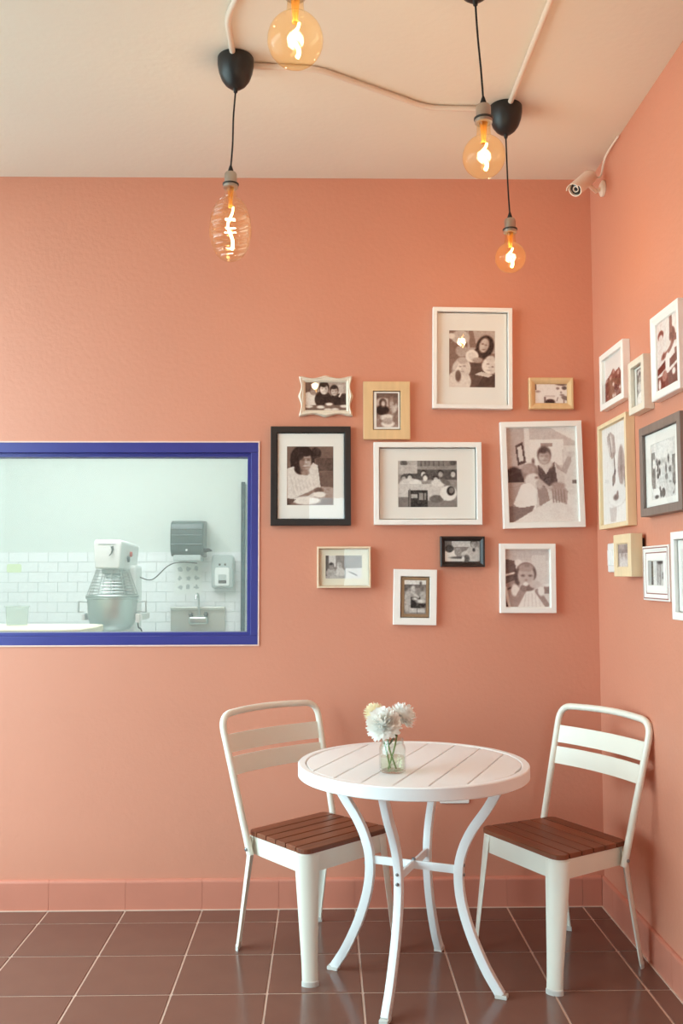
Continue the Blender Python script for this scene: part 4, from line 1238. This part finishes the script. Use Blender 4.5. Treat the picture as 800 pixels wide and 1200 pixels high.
# ------------------------------------------------------------------ pendant lamps
def pendant(label, top, bulb_c, bulb_r, kind, watts, seed):
    """top = canopy centre on the ceiling; bulb_c = centre of the glass"""
    t = thing('pendant_lamp', label, 'pendant lamp', top, 0.0, 'filament pendant lamps on black cords')
    dx, dy, dz = bulb_c[0] - top[0], bulb_c[1] - top[1], bulb_c[2] - top[2]
    can = [(0.0, -0.118), (0.006, -0.116), (0.008, -0.104), (0.020, -0.100), (0.034, -0.089), (0.046, -0.072), (0.054, -0.050), (0.0585, -0.025), (0.0585, -0.004), (0.0565, -0.0005), (0, -0.0005)]
    MB().lathe(can, 36).obj('canopy', BLACK, t, smooth=True)
    hh = 0.105 if kind == 'oval' else bulb_r
    ztop = dz + hh                            # top of the glass body
    neck = 0.030 if kind == 'oval' else 0.036
    zs = ztop + neck                          # lower rim of the socket
    zsock = zs + 0.052
    r2 = random.Random(seed)
    mid = [(dx * k + r2.uniform(-0.002, 0.002), dy * k, -0.112 + (zsock + 0.02 + 0.112) * k) for k in (0.35, 0.7)]
    MB().tube(catmull([(0, 0, -0.112)] + mid + [(dx, dy, zsock + 0.015)], 6), 0.0028, 8).obj('cord', BLACKC, t, smooth=True)
    so = MB().lathe([(0.0, zs), (0.0235, zs), (0.0235, zs + 0.010), (0.020, zs + 0.012), (0.020, zsock - 0.008), (0.017, zsock - 0.002), (0.008, zsock), (0, zsock)], 28, c=(dx, dy, 0)).obj('socket', STEEL, t, smooth=True)
    MB().lathe([(0.0245, zs + 0.0085), (0.026, zs + 0.010), (0.026, zs + 0.0135), (0.0215, zs + 0.015)], 28, c=(dx, dy, 0)).obj('collar_ring', BLACK, so, smooth=True)
    MB().lathe([(0.0085, zsock - 0.001), (0.0085, zsock + 0.006), (0.0035, zsock + 0.022), (0, zsock + 0.023)], 16, c=(dx, dy, 0)).obj('cord_grip', BLACKC, so, smooth=True)
    # glass
    prof = []
    if kind == 'oval':
        N_ = 66
        for i in range(N_ + 1):
            a = -PI / 2 + (PI * 0.5 + 1.33) * i / N_
            rr = bulb_r * math.cos(a) ** 0.86 if math.cos(a) > 1e-4 else 0.0
            z = dz + hh * math.sin(a)
            if rr > bulb_r * 0.45:
                rr += 0.0022 * math.sin((z - dz) * 2 * PI / 0.0098)
            prof.append((max(rr, 0), z))
        prof += [(0.021, ztop + 0.004), (0.0185, ztop + 0.016), (0.0185, zs + 0.001)]
    else:
        for i in range(25):
            a = -PI / 2 + (PI * 0.5 + 1.18) * i / 24
            prof.append((max(0.0, bulb_r * math.cos(a)), dz + bulb_r * math.sin(a)))
        prof += [(0.0205, ztop + 0.001), (0.0185, ztop + 0.014), (0.018, zs + 0.001)]
    bo = MB().lathe(prof, 40, c=(dx, dy, 0), cap=False).obj('bulb', BULB_R if kind == 'oval' else BULB, t, smooth=True)
    # glowing S shaped filament and its glass stem
    fh = hh * (1.2 if kind == 'oval' else 1.15)
    amp = 0.008
    pts = []
    for i in range(29):
        k = i / 28
        pts.append((dx + amp * math.sin(k * 2.4 * PI + 0.5), dy + amp * 0.6 * math.cos(k * 2.4 * PI), dz - fh * 0.52 + fh * 1.1 * k))
    MB().tube(pts, 0.0034, 8, scale=[1.4 - 0.6 * (i / 28) for i in range(29)]).obj('filament', FIL, bo, smooth=True)
    MB().lathe([(0.008, dz + fh * 0.56), (0.006, dz + fh * 0.66), (0.010, zs - 0.006), (0.012, zs)], 14, c=(dx, dy, 0)).obj('stem', STEMG, bo, smooth=True)
    l = bpy.data.lights.new('filament_glow', 'POINT')
    l.energy = watts
    l.color = (1.0, 0.79, 0.56)
    l.shadow_soft_size = 0.02
    lo = bpy.data.objects.new('filament_glow', l)
    COL.objects.link(lo)
    lo.parent = t
    lo.location = (dx, dy, dz)
    return t


pendant('pendant lamp with a ribbed oval amber bulb on a black cord', (-0.289, -0.906, HC), (-0.303, -0.906, 2.437), 0.066, 'oval', 3.2, 1)
pendant('round bulb pendant with the largest amber globe, over the open room', (-0.058, -1.86, HC), (-0.0643, -1.86, 2.494), 0.061, 'globe', 3.2, 2)
pendant('middle-sized round bulb pendant hung between the largest globe and the corner lamp', (0.413, -1.374, HC), (0.431, -1.374, 2.462), 0.058, 'globe', 3.2, 3)
pendant('smallest round bulb pendant, hung nearest the room corner', (0.647, -0.607, HC), (0.657, -0.607, 2.452), 0.054, 'globe', 3.2, 4)

# ------------------------------------------------------------------ surface conduits on the ceiling
CZ = HC - 0.011


def conduit(label, pts, rad=0.0095, straps=()):
    t = thing('ceiling_conduit', label, 'conduit', (pts[0][0], pts[0][1], HC))
    o_ = Vector((pts[0][0], pts[0][1], HC))
    # round the bends a little
    P = [Vector((x, y, CZ)) for x, y in pts]
    out = [P[0]]
    for i in range(1, len(P) - 1):
        a, b = (P[i - 1] - P[i]).normalized(), (P[i + 1] - P[i]).normalized()
        d = 0.045
        for k in range(7):
            s = k / 6
            out.append((1 - s) ** 2 * (P[i] + a * d) + 2 * s * (1 - s) * P[i] + s * s * (P[i] + b * d))
    out.append(P[-1])
    pipe = MB().tube([p - o_ for p in out], rad, 12).obj('pipe', CONDUIT, t, smooth=True)
    for (x, y, ang) in straps:
        q = MB().sweep([(x - o_.x, y - o_.y, 0)], [(0, 0)]) if False else MB()
        prof = [(-0.026, -0.0005), (-0.011, -0.0005)] + [(0.0112 * math.cos(a), -0.011 + -0.0112 * math.sin(a)) for a in [PI - PI * i / 8 for i in range(9)]] + [(0.011, -0.0005), (0.026, -0.0005)]
        lo, up_ = [], []
        ca, sa = math.cos(ang), math.sin(ang)
        for s, z in prof:
            for k, w_ in ((0, -0.008), (1, 0.008)):
                (lo if k == 0 else up_).append((x - o_.x - sa * s + ca * w_, y - o_.y + ca * s + sa * w_, z))
        n = len(lo)
        q.add(lo + up_, [(i, i + 1, n + i + 1, n + i) for i in range(n - 1)])
        q.obj('strap', CONDUIT, t)
    return t


conduit('bent cream conduit running between the two ceiling cups near the wall', [(-0.232, -0.880), (-0.024, -0.864), (0.364, -0.617), (0.590, -0.609)])
conduit('cream conduit bending away from the cup of the ribbed bulb lamp', [(-0.294, -0.965), (-0.292, -1.142), (-0.20, -1.38), (-0.10, -1.64), (-0.064, -1.80)])
conduit('straight cream conduit from the corner lamp\'s cup towards the room', [(0.654, -0.666), (0.655, -1.238), (0.654, -2.6)])

# ------------------------------------------------------------------ security camera in the corner
sc_ = thing('security_camera', 'cream bullet security camera mounted high in the room corner', 'security camera', (W - 0.001, -0.19, 2.885))
A = on_y(673.5, 222.5, -0.30)          # lens end
B = on_y(691.5, 207.0, -0.235)
base = Vector((W - 0.001, -0.19, 2.885))
ax = (B - A).normalized()
Mq = Matrix.Translation(A - base) @ Vector((0, 0, 1)).rotation_difference(ax).to_matrix().to_4x4()
LB = (B - A).length
R_ = 0.027
body = MB().lathe([(0.0, 0.012), (R_ * 0.86, 0.012), (R_ * 0.88, 0.0), (R_, 0.0), (R_, LB), (R_ * 0.8, LB + 0.008), (0, LB + 0.01)], 28).xform(Mq).obj('housing', CAMW, sc_, smooth=True)
MB().lathe([(0.0, 0.008), (R_ * 0.5, 0.008), (R_ * 0.86, 0.011)], 24).xform(Mq).obj('lens_window', LENS, body, smooth=True)
MB().lathe([(R_ * 0.30, 0.009), (R_ * 0.36, 0.004), (R_ * 0.44, 0.005), (R_ * 0.46, 0.009)], 20).xform(Mq).obj('lens_ring', CAMW, body, smooth=True)
hood = MB()
vs_, n = [], 13
for zz in (-0.016, LB * 0.9):
    for rr in (R_ * 1.04, R_ * 1.12):
        for i in range(n):
            a = PI * 0.12 + PI * 0.76 * i / (n - 1)
            vs_.append((rr * math.cos(a), rr * math.sin(a), zz))
fs = []
for i in range(n - 1):
    fs += [(i, i + 1, 2 * n + i + 1, 2 * n + i), (n + i, n + i + 1, 3 * n + i + 1, 3 * n + i), (i, i + 1, n + i + 1, n + i), (2 * n + i, 2 * n + i + 1, 3 * n + i + 1, 3 * n + i)]
up_l = Mq.to_3x3().inverted() @ Vector((0, 0, 1))
ang = math.atan2(up_l.y, up_l.x) - PI / 2
hood.add(vs_, fs).xform(Mq @ Matrix.Rotation(ang, 4, 'Z')).obj('sun_hood', CAMW, body, smooth=True)
MB().lathe([(0.032, 0), (0.032, 0.008), (0.022, 0.014), (0, 0.014)], 24).xform(Matrix.Rotation(-PI / 2, 4, 'Y')).obj('wall_mount', CAMW, sc_, smooth=True)
MB().tube([(-0.012, 0, 0), (-0.03, 0, -0.012), (B - base) + ax * -0.02 + Vector((0.0, 0, -R_ * 0.9))], 0.009, 10).obj('arm', CAMW, sc_, smooth=True)
MB().tube(catmull([(B - base) + ax * 0.006, Vector((-0.016, -0.01, 0.045)), Vector((-0.012, -0.06, 0.095)), Vector((-0.010, -0.14, 0.108)), Vector((-0.008, -0.22, 0.1105))], 6), 0.004, 8).obj('cable', CAMW, sc_, smooth=True)

# ------------------------------------------------------------------ table
TC = (0.29, -0.69)
TR, TZT = 0.381, 0.712
TANG = math.radians(66.8)
tb = thing('bistro_table', 'round white slatted metal bistro table with curved legs', 'table', (TC[0], TC[1], 0), TANG)
MB().lathe([(TR - 0.026, TZT - 0.040), (TR - 0.002, TZT - 0.040), (TR, TZT - 0.038), (TR, TZT - 0.003), (TR - 0.003, TZT), (TR - 0.023, TZT), (TR - 0.026, TZT - 0.003), (TR - 0.026, TZT - 0.040)], 96, cap=False).obj('rim', WHITE_M, tb, smooth=True)
RI = TR - 0.0285
for k in range(-3, 4):
    lo, hi = k * 0.1 - 0.0475, k * 0.1 + 0.0475
    lo, hi = max(lo, -RI + 0.004), min(hi, RI - 0.004)
    if hi <= lo:
        continue
    right = [(math.sqrt(max(RI * RI - y * y, 0)), y) for y in np.linspace(lo, hi, 13)]
    left = [(-x, y) for x, y in reversed(right)]
    MB().prism(right + left, TZT - 0.014, TZT - 0.001, 0.0012).obj('slat', WHITE_M, tb)
for a in (0, PI / 2):
    MB().box(-RI, RI, -0.014, 0.014, TZT - 0.032, TZT - 0.0145).xform(Matrix.Rotation(a + 0.001, 4, 'Z')).obj('support_bar', WHITE_M, tb)
legp = [(0.300, 0.672), (0.253, 0.588), (0.200, 0.512), (0.168, 0.446), (0.153, 0.375), (0.160, 0.285), (0.190, 0.185), (0.238, 0.082), (0.285, 0.0085)]
for k in range(4):
    lg = MB()
    path = catmull([(r, 0, z) for r, z in legp], 5)
    n = len(path)
    vs_ = []
    for i, p in enumerate(path):
        tn = (path[min(i + 1, n - 1)] - path[max(i - 1, 0)]).normalized()
        nr = Vector((tn.z, 0, -tn.x))
        for sy, sn in ((-1, -1), (1, -1), (1, 1), (-1, 1)):
            vs_.append(p + Vector((0, sy * 0.0125, 0)) + nr * (sn * 0.0150))
    fs = [(0, 1, 2, 3), tuple((n - 1) * 4 + q for q in range(4))]
    for i in range(n - 1):
        for q in range(4):
            q2 = (q + 1) % 4
            fs.append((i * 4 + q, i * 4 + q2, (i + 1) * 4 + q2, (i + 1) * 4 + q))
    lg.add(vs_, fs).xform(Matrix.Rotation(k * PI / 2, 4, 'Z'))
    lo = lg.obj('leg', WHITE_M, tb, smooth=True, bevel=0.0025, bseg=2)
    Rk = Matrix.Rotation(k * PI / 2, 4, 'Z')
    MB().box(0.268, 0.306, -0.014, 0.014, 0.0, 0.012).xform(Rk).obj('foot_pad', FOOT, lo, bevel=0.002)
    for zz in (0.365, 0.395):
        MB().lathe([(0.0055, 0), (0.0055, 0.003), (0.003, 0.005), (0, 0.005)], 10).xform(Rk @ Matrix.Translation((0.1685, 0, zz)) @ Matrix.Rotation(PI / 2, 4, 'Y')).obj('bolt', SCREW, lo)
    MB().box(0.255, 0.335, -0.02, 0.02, 0.668, TZT - 0.0325).xform(Rk).obj('leg_bracket', WHITE_M, tb, bevel=0.002)
MB().box(-0.150, 0.150, -0.004, 0.004, 0.368, 0.394).obj('stretcher', WHITE_M, tb, bevel=0.001)
MB().box(-0.004, 0.004, -0.150, 0.150, 0.366, 0.392).obj('stretcher', WHITE_M, tb, bevel=0.001)
MB().lathe([(0.006, 0.392), (0.006, 0.400), (0, 0.401)], 12).obj('stretcher_bolt', SCREW, tb)


# ------------------------------------------------------------------ chairs
XF, WF, XB, WB = 0.196, 0.219, 0.230, 0.188
SXF, SF, SXB, SB, HS = 0.158, 0.204, 0.178, 0.184, 0.426
PB, PW, ZB, PT_, TWD, HT = 0.134, 0.2055, 0.350, 0.268, 0.229, 0.828


def half_w(x):
    return SB + (SF - SB) * (x + SXB) / (SXB + SXF)


def chair(label, loc, ang, pt=PT_, twd=TWD):
    t = thing('cafe_chair', label, 'chair', (loc[0], loc[1], 0), ang, 'metal cafe chairs at the bistro table')
    # wooden seat boards, running across the seat
    nb = 6
    dx = (SXB + SXF) / nb
    for k in range(nb):
        x0, x1 = -SXB + k * dx + 0.0022, -SXB + (k + 1) * dx - 0.0022
        w0, w1 = half_w(x0), half_w(x1)
        if k == nb - 1:
            r = 0.036
            poly = [(x0, -w0)] + [(x1 - r + r * math.sin(a), -w1 + r - r * math.cos(a)) for a in [PI / 2 * i / 5 for i in range(6)]] + [(x1 - r + r * math.cos(a), w1 - r + r * math.sin(a)) for a in [PI / 2 * i / 5 for i in range(6)]] + [(x0, w0)]
        elif k == 0:
            r = 0.022
            poly = [(x1, -w1), (x1, w1)] + [(x0 + r - r * math.sin(a), w0 - r + r * math.cos(a)) for a in [PI / 2 * i / 4 for i in range(5)]] + [(x0 + r - r * math.cos(a), -w0 + r - r * math.sin(a)) for a in [PI / 2 * i / 4 for i in range(5)]]
        else:
            poly = [(x0, -w0), (x1, -w1), (x1, w1), (x0, w0)]
        MB().prism(poly, HS - 0.016, HS, 0.002).obj('seat_board', WOOD, t)
    # sheet metal apron
    d = 0.003
    out = []
    rf, rb = 0.040, 0.026
    xf_, xb_ = SXF - d, -SXB + d
    wf_, wb_ = SF - d, SB - d
    out += [(xf_ - rf + rf * math.sin(a), -wf_ + rf - rf * math.cos(a)) for a in [PI / 2 * i / 6 for i in range(7)]]
    out += [(xf_ - rf + rf * math.cos(a), wf_ - rf + rf * math.sin(a)) for a in [PI / 2 * i / 6 for i in range(7)]]
    out += [(xb_ + rb - rb * math.sin(a), wb_ - rb + rb * math.cos(a)) for a in [PI / 2 * i / 4 for i in range(5)]]
    out += [(xb_ + rb - rb * math.cos(a), -wb_ + rb - rb * math.sin(a)) for a in [PI / 2 * i / 4 for i in range(5)]]
    inn = inset_poly(out, 0.004)
    n = len(out)
    z1, z0 = HS - 0.0165, HS - 0.078
    ap = MB().add([(x, y, z1) for x, y in out] + [(x, y, z0) for x, y in out] + [(x, y, z0) for x, y in inn] + [(x, y, z1) for x, y in inn],
                  [(l * n + i, l * n + (i + 1) % n, ((l + 1) % 4) * n + (i + 1) % n, ((l + 1) % 4) * n + i) for l in range(4) for i in range(n)])
    ap.obj('apron', CREAM_M, t, smooth=True)
    for y in (-0.09, 0.09):
        MB().box(xb_ + 0.006, xf_ - 0.006, y - 0.012, y + 0.012, HS - 0.026, HS - 0.0165).obj('seat_rail', CREAM_M, t)
    # legs: bent sheet metal following the seat corners, tapering towards the feet
    for front in (True, False):
        for s in (-1, 1):
            if front:
                top, bot = Vector((SXF - 0.026, s * (SF - 0.026), HS - 0.022)), Vector((XF - 0.020, s * (WF - 0.018), 0.008))
                tn, on = Vector((0.64, -0.77 * s, 0)), Vector((0.77, 0.64 * s, 0))
                ws, sag = (0.041, 0.026), 0.72
            else:
                top, bot = Vector((-SXB + 0.018, s * (SB - 0.014), HS - 0.022)), Vector((-XB + 0.006, s * (WB - 0.004), 0.008))
                tn, on = Vector((0.64, 0.77 * s, 0)), Vector((-0.77, 0.64 * s, 0))
                ws, sag = (0.034, 0.023), 0.80
            na, nl = 9, 7
            lgm = MB()
            vs2 = []
            for l in range(nl):
                p = top.lerp(bot, l / (nl - 1))
                w_ = ws[0] + (ws[1] - ws[0]) * min(1.0, l / (nl - 1) * 1.15)
                for off in (0.0, 0.004):
                    for q in range(na):
                        al = -1.25 + 2.5 * q / (na - 1)
                        rr_ = w_ - off
                        vs2.append(p + tn * (rr_ * math.sin(al) / math.sin(1.25)) + on * (rr_ * sag * (math.cos(al) - 0.4) - off * 0.5))
            m2 = 2 * na
            fs2 = []
            for l in range(nl - 1):
                for q in range(na - 1):
                    i0, i1 = l * m2 + q, (l + 1) * m2 + q
                    fs2 += [(i0, i0 + 1, i1 + 1, i1), (i0 + na, i0 + na + 1, i1 + na + 1, i1 + na)]
                for q in (0, na - 1):
                    i0, i1 = l * m2 + q, (l + 1) * m2 + q
                    fs2.append((i0, i0 + na, i1 + na, i1))
            for l in (0, nl - 1):
                for q in range(na - 1):
                    i0 = l * m2 + q
                    fs2.append((i0, i0 + 1, i0 + na + 1, i0 + na))
            lg = lgm.add(vs2, fs2).obj('leg', CREAM_M, t, smooth=True)
            # foot cap: a solid crescent shoe around the sheet
            wc = ws[1] + 0.002
            poly = [bot + tn * (wc * math.sin(al) / math.sin(1.25)) + on * (wc * sag * (math.cos(al) - 0.4)) for al in [-1.25 + 2.5 * q / 10 for q in range(11)]]
            poly = [(p.x, p.y) for p in poly]
            ar = sum(poly[i - 1][0] * poly[i][1] - poly[i][0] * poly[i - 1][1] for i in range(len(poly)))
            if ar < 0:
                poly.reverse()
            MB().prism(poly, 0.0, 0.017, 0.0015).obj('foot_cap', FOOT, lg, smooth=True)
    # bent tube of the back
    def post(s, z):
        k = (z - ZB) / (HT - ZB)
        return Vector((-(PB + (pt - PB) * k), s * (PW + (twd - PW) * k), z))
    rr = 0.0125
    rb_ = 0.062
    path = []
    for k in range(6):
        path.append(post(-1, ZB + (HT - rb_ - ZB) * k / 5))
    cn = post(-1, HT)
    e0, bow = post(-1, HT - rb_), 0.022
    e1 = Vector((cn.x - 0.004, cn.y + rb_, cn.z))
    for k in range(1, 8):
        s = k / 8
        path.append((1 - s) ** 2 * e0 + 2 * s * (1 - s) * cn + s * s * e1)
    for k in range(9):
        yy = e1.y + (-2 * e1.y) * k / 8
        path.append(Vector((cn.x - 0.004 - bow * (1 - (yy / e1.y) ** 2), yy, cn.z + 0.004 * (1 - (yy / e1.y) ** 2))))
    mir = [Vector((p.x, -p.y, p.z)) for p in reversed(path[:13])]
    path += mir
    MB().tube(path, rr, 12).obj('back_tube', CREAM_M, t, smooth=True)
    # two curved back slats
    for za, zb in ((0.754, 0.692), (0.677, 0.616)):
        sl = MB()
        n = 15
        top_, bot_ = [], []
        for k in range(n):
            q = -1 + 2 * k / (n - 1)
            for zz, arr in ((za, top_), (zb, bot_)):
                p = post(1, zz)
                arr.append((p.x - 0.026 * (1 - q * q), p.y * q, zz))
        nx = (0.0022, 0, 0.0006)
        A_ = [(x + nx[0], y, z) for x, y, z in top_] + [(x + nx[0], y, z) for x, y, z in bot_]
        B_ = [(x - nx[0], y, z) for x, y, z in top_] + [(x - nx[0], y, z) for x, y, z in bot_]
        vs3 = A_ + B_
        m2 = 2 * n
        fs3 = []
        for k in range(n - 1):
            fs3 += [(k, k + 1, n + k + 1, n + k), (m2 + k, m2 + k + 1, m2 + n + k + 1, m2 + n + k), (k, k + 1, m2 + k + 1, m2 + k), (n + k, n + k + 1, m2 + n + k + 1, m2 + n + k)]
        fs3 += [(0, n, m2 + n, m2), (n - 1, 2 * n - 1, m2 + 2 * n - 1, m2 + n - 1)]
        sl.add(vs3, fs3).obj('back_slat', CREAM_M, t, smooth=True)
    for s in (-1, 1):
        p = post(s, ZB + 0.022)
        MB().lathe([(0.006, 0), (0.006, 0.003), (0.003, 0.005), (0, 0.005)], 10).xform(Matrix.Translation((p.x, p.y + s * rr, p.z)) @ Matrix.Rotation(-s * PI / 2, 4, 'X')).obj('bolt', SCREW, t)
    return t


chair('cream metal chair with brown wood seat on the kitchen window side of the table', (-0.0224, -0.4409), -0.8243, 0.275, 0.236)
chair('cream metal chair with brown wood seat in the corner below the hung frames', (0.786, -0.524), 3.6346, 0.262, 0.226)

# ------------------------------------------------------------------ flowers in a jar
JC = (0.211, -0.845, TZT)
jar = thing('flower_jar', 'small clear glass jar of water with cut flowers on the table', 'jar', JC)
JR = 0.042
MB().lathe([(0, 0.0), (JR - 0.006, 0.0), (JR - 0.001, 0.004), (JR, 0.012), (JR, 0.072), (JR - 0.003, 0.082), (JR - 0.008, 0.089), (JR - 0.0075, 0.105), (JR - 0.0095, 0.105), (JR - 0.0105, 0.088), (JR - 0.005, 0.080), (JR - 0.003, 0.071), (JR - 0.003, 0.012), (JR - 0.007, 0.006), (0, 0.006)], 40).obj('glass_body', JARG, jar, smooth=True)
for zz in (0.092, 0.099):
    MB().tube([((JR - 0.007) * math.cos(a), (JR - 0.007) * math.sin(a), zz) for a in [2 * PI * q / 32 for q in range(32)]], 0.0012, 6, closed=True).obj('thread', JARG, jar, smooth=True)
MB().lathe([(0, 0.0065), (JR - 0.0085, 0.0065), (JR - 0.0045, 0.013), (JR - 0.0045, 0.048), (0, 0.048)], 32).obj('water', WATER, jar, smooth=True)


def petal(m_, base, d, up_, length, width, curl):
    d, up_ = d.normalized(), up_.normalized()
    side = d.cross(up_)
    if side.length < 1e-4:
        side = d.cross(Vector((0.3, 0.8, 0.5)))
    side.normalize()
    nrm = side.cross(d)
    vs_ = []
    for k, (f, wf) in enumerate(((0, 0.35), (0.45, 0.85), (0.8, 1.0), (1.0, 0.35))):
        c = base + d * (length * f) + nrm * (curl * length * f * f)
        vs_ += [c - side * (width * wf / 2) + nrm * (width * 0.12), c + side * (width * wf / 2) + nrm * (width * 0.12)]
    fs = [(0, 1, 3, 2), (2, 3, 5, 4), (4, 5, 7, 6)]
    m_.add(vs_, fs)


def flower(label, head, rad, sq, mat, foot, bend, npet, facing, seed):
    r2 = random.Random(seed)
    t = thing('chrysanthemum', label, 'flower', JC, 0.0, 'cut flowers in the jar')
    H = Vector(head)
    fc = Vector(facing).normalized()
    m_ = MB()
    ga = PI * (3 - math.sqrt(5))
    q = Vector((0, 0, 1)).rotation_difference(fc)
    for i in range(npet):
        z = 1 - 1.62 * (i + 0.5) / npet
        rr = math.sqrt(max(0, 1 - z * z))
        a = i * ga
        d = Vector((rr * math.cos(a), rr * math.sin(a), z * sq))
        d = q @ d
        d += Vector((r2.uniform(-.12, .12), r2.uniform(-.12, .12), r2.uniform(-.12, .12)))
        L_ = rad * r2.uniform(0.84, 1.08)
        petal(m_, H + d.normalized() * (rad * 0.18), d, fc + Vector((r2.uniform(-.2, .2), r2.uniform(-.2, .2), 0)), L_ * 0.82, rad * 0.22, 0.25 if z < 0.6 else 0.05)
    core = []
    for i in range(13):
        a = -PI / 2 + PI * i / 12
        core.append((rad * 0.52 * math.cos(a) if 0 < i < 12 else 0.0, rad * 0.52 * sq * math.sin(a)))
    cm = MB().lathe(core, 18).xform(Matrix.Translation(H) @ q.to_matrix().to_4x4())
    m_.add(cm.v, cm.f)
    bl = m_.obj('bloom', mat, t, smooth=True)
    bl['kind'] = 'stuff'
    MB().lathe([(0, -rad * 0.5), (rad * 0.26, -rad * 0.42), (rad * 0.3, -rad * 0.2), (0, 0)], 12).xform(Matrix.Translation(H) @ q.to_matrix().to_4x4()).obj('calyx', LEAF, bl, smooth=True)
    F_ = Vector(foot)
    MB().tube(catmull([F_, F_.lerp(H, 0.45) + Vector(bend), H - fc * (rad * 0.4)], 8), 0.0026, 8).obj('stem', STEM, t, smooth=True)
    for k in range(3):
        f = 0.52 + 0.09 * k
        p = F_.lerp(H, f) + Vector(bend) * 0.7
        a = r2.uniform(0, 2 * PI)
        lf = MB()
        d = Vector((math.cos(a) * 0.8, math.sin(a) * 0.8, 0.75))
        petal(lf, p, d, Vector((0, 0, 1)), 0.030, 0.015, 0.2)
        lf.obj('leaf', LEAF, t)
    return t


flower('large white chrysanthemum leaning over the jar rim, fullest of the three', (-0.028, -0.026, 0.150), 0.055, 0.86, PETAL, (0.012, 0.006, 0.008), (-0.004, 0, 0.0), 460, (-0.35, -0.55, 0.75), 11)
flower('white chrysanthemum facing away above the jar, beside the fullest bloom', (0.033, 0.038, 0.164), 0.046, 0.86, PETAL, (-0.014, -0.004, 0.008), (0.002, 0, 0.0), 420, (0.55, 0.1, 0.8), 12)
flower('smaller cream-yellow chrysanthemum behind the white blooms', (-0.052, 0.058, 0.172), 0.036, 0.9, PETAL2, (-0.006, 0.012, 0.008), (0.004, 0.0, 0), 320, (-0.5, 0.2, 0.85), 13)

# ------------------------------------------------------------------ street tree outside the door (seen mirrored in the picture glass)
tr = thing('street_tree', 'small leafy green tree on the street outside the door', 'tree', (0.8, -12.2, -0.12))
MB().tube(catmull([(0, 0, 0), (0.03, 0, 0.7), (-0.02, 0.02, 1.3), (0.02, 0, 1.9)], 6), 0.05, 10, scale=[1.2 - 0.5 * i / 18 for i in range(19)]).obj('trunk', F_GREY, tr, smooth=True)
lv = MB()
r3 = random.Random(3)
for i in range(900):
    d = Vector((r3.gauss(0, 1), r3.gauss(0, 1), r3.gauss(0, 1))).normalized() * r3.uniform(0.35, 1.0)
    petal(lv, Vector((d.x * 0.72, d.y * 0.55, 1.98 + d.z * 0.45)), d + Vector((0, 0, 0.2)), Vector((r3.uniform(-1, 1), r3.uniform(-1, 1), 1)), 0.13, 0.07, 0.2)
cr = lv.obj('crown', STREET_LEAF, tr)
cr['kind'] = 'stuff'
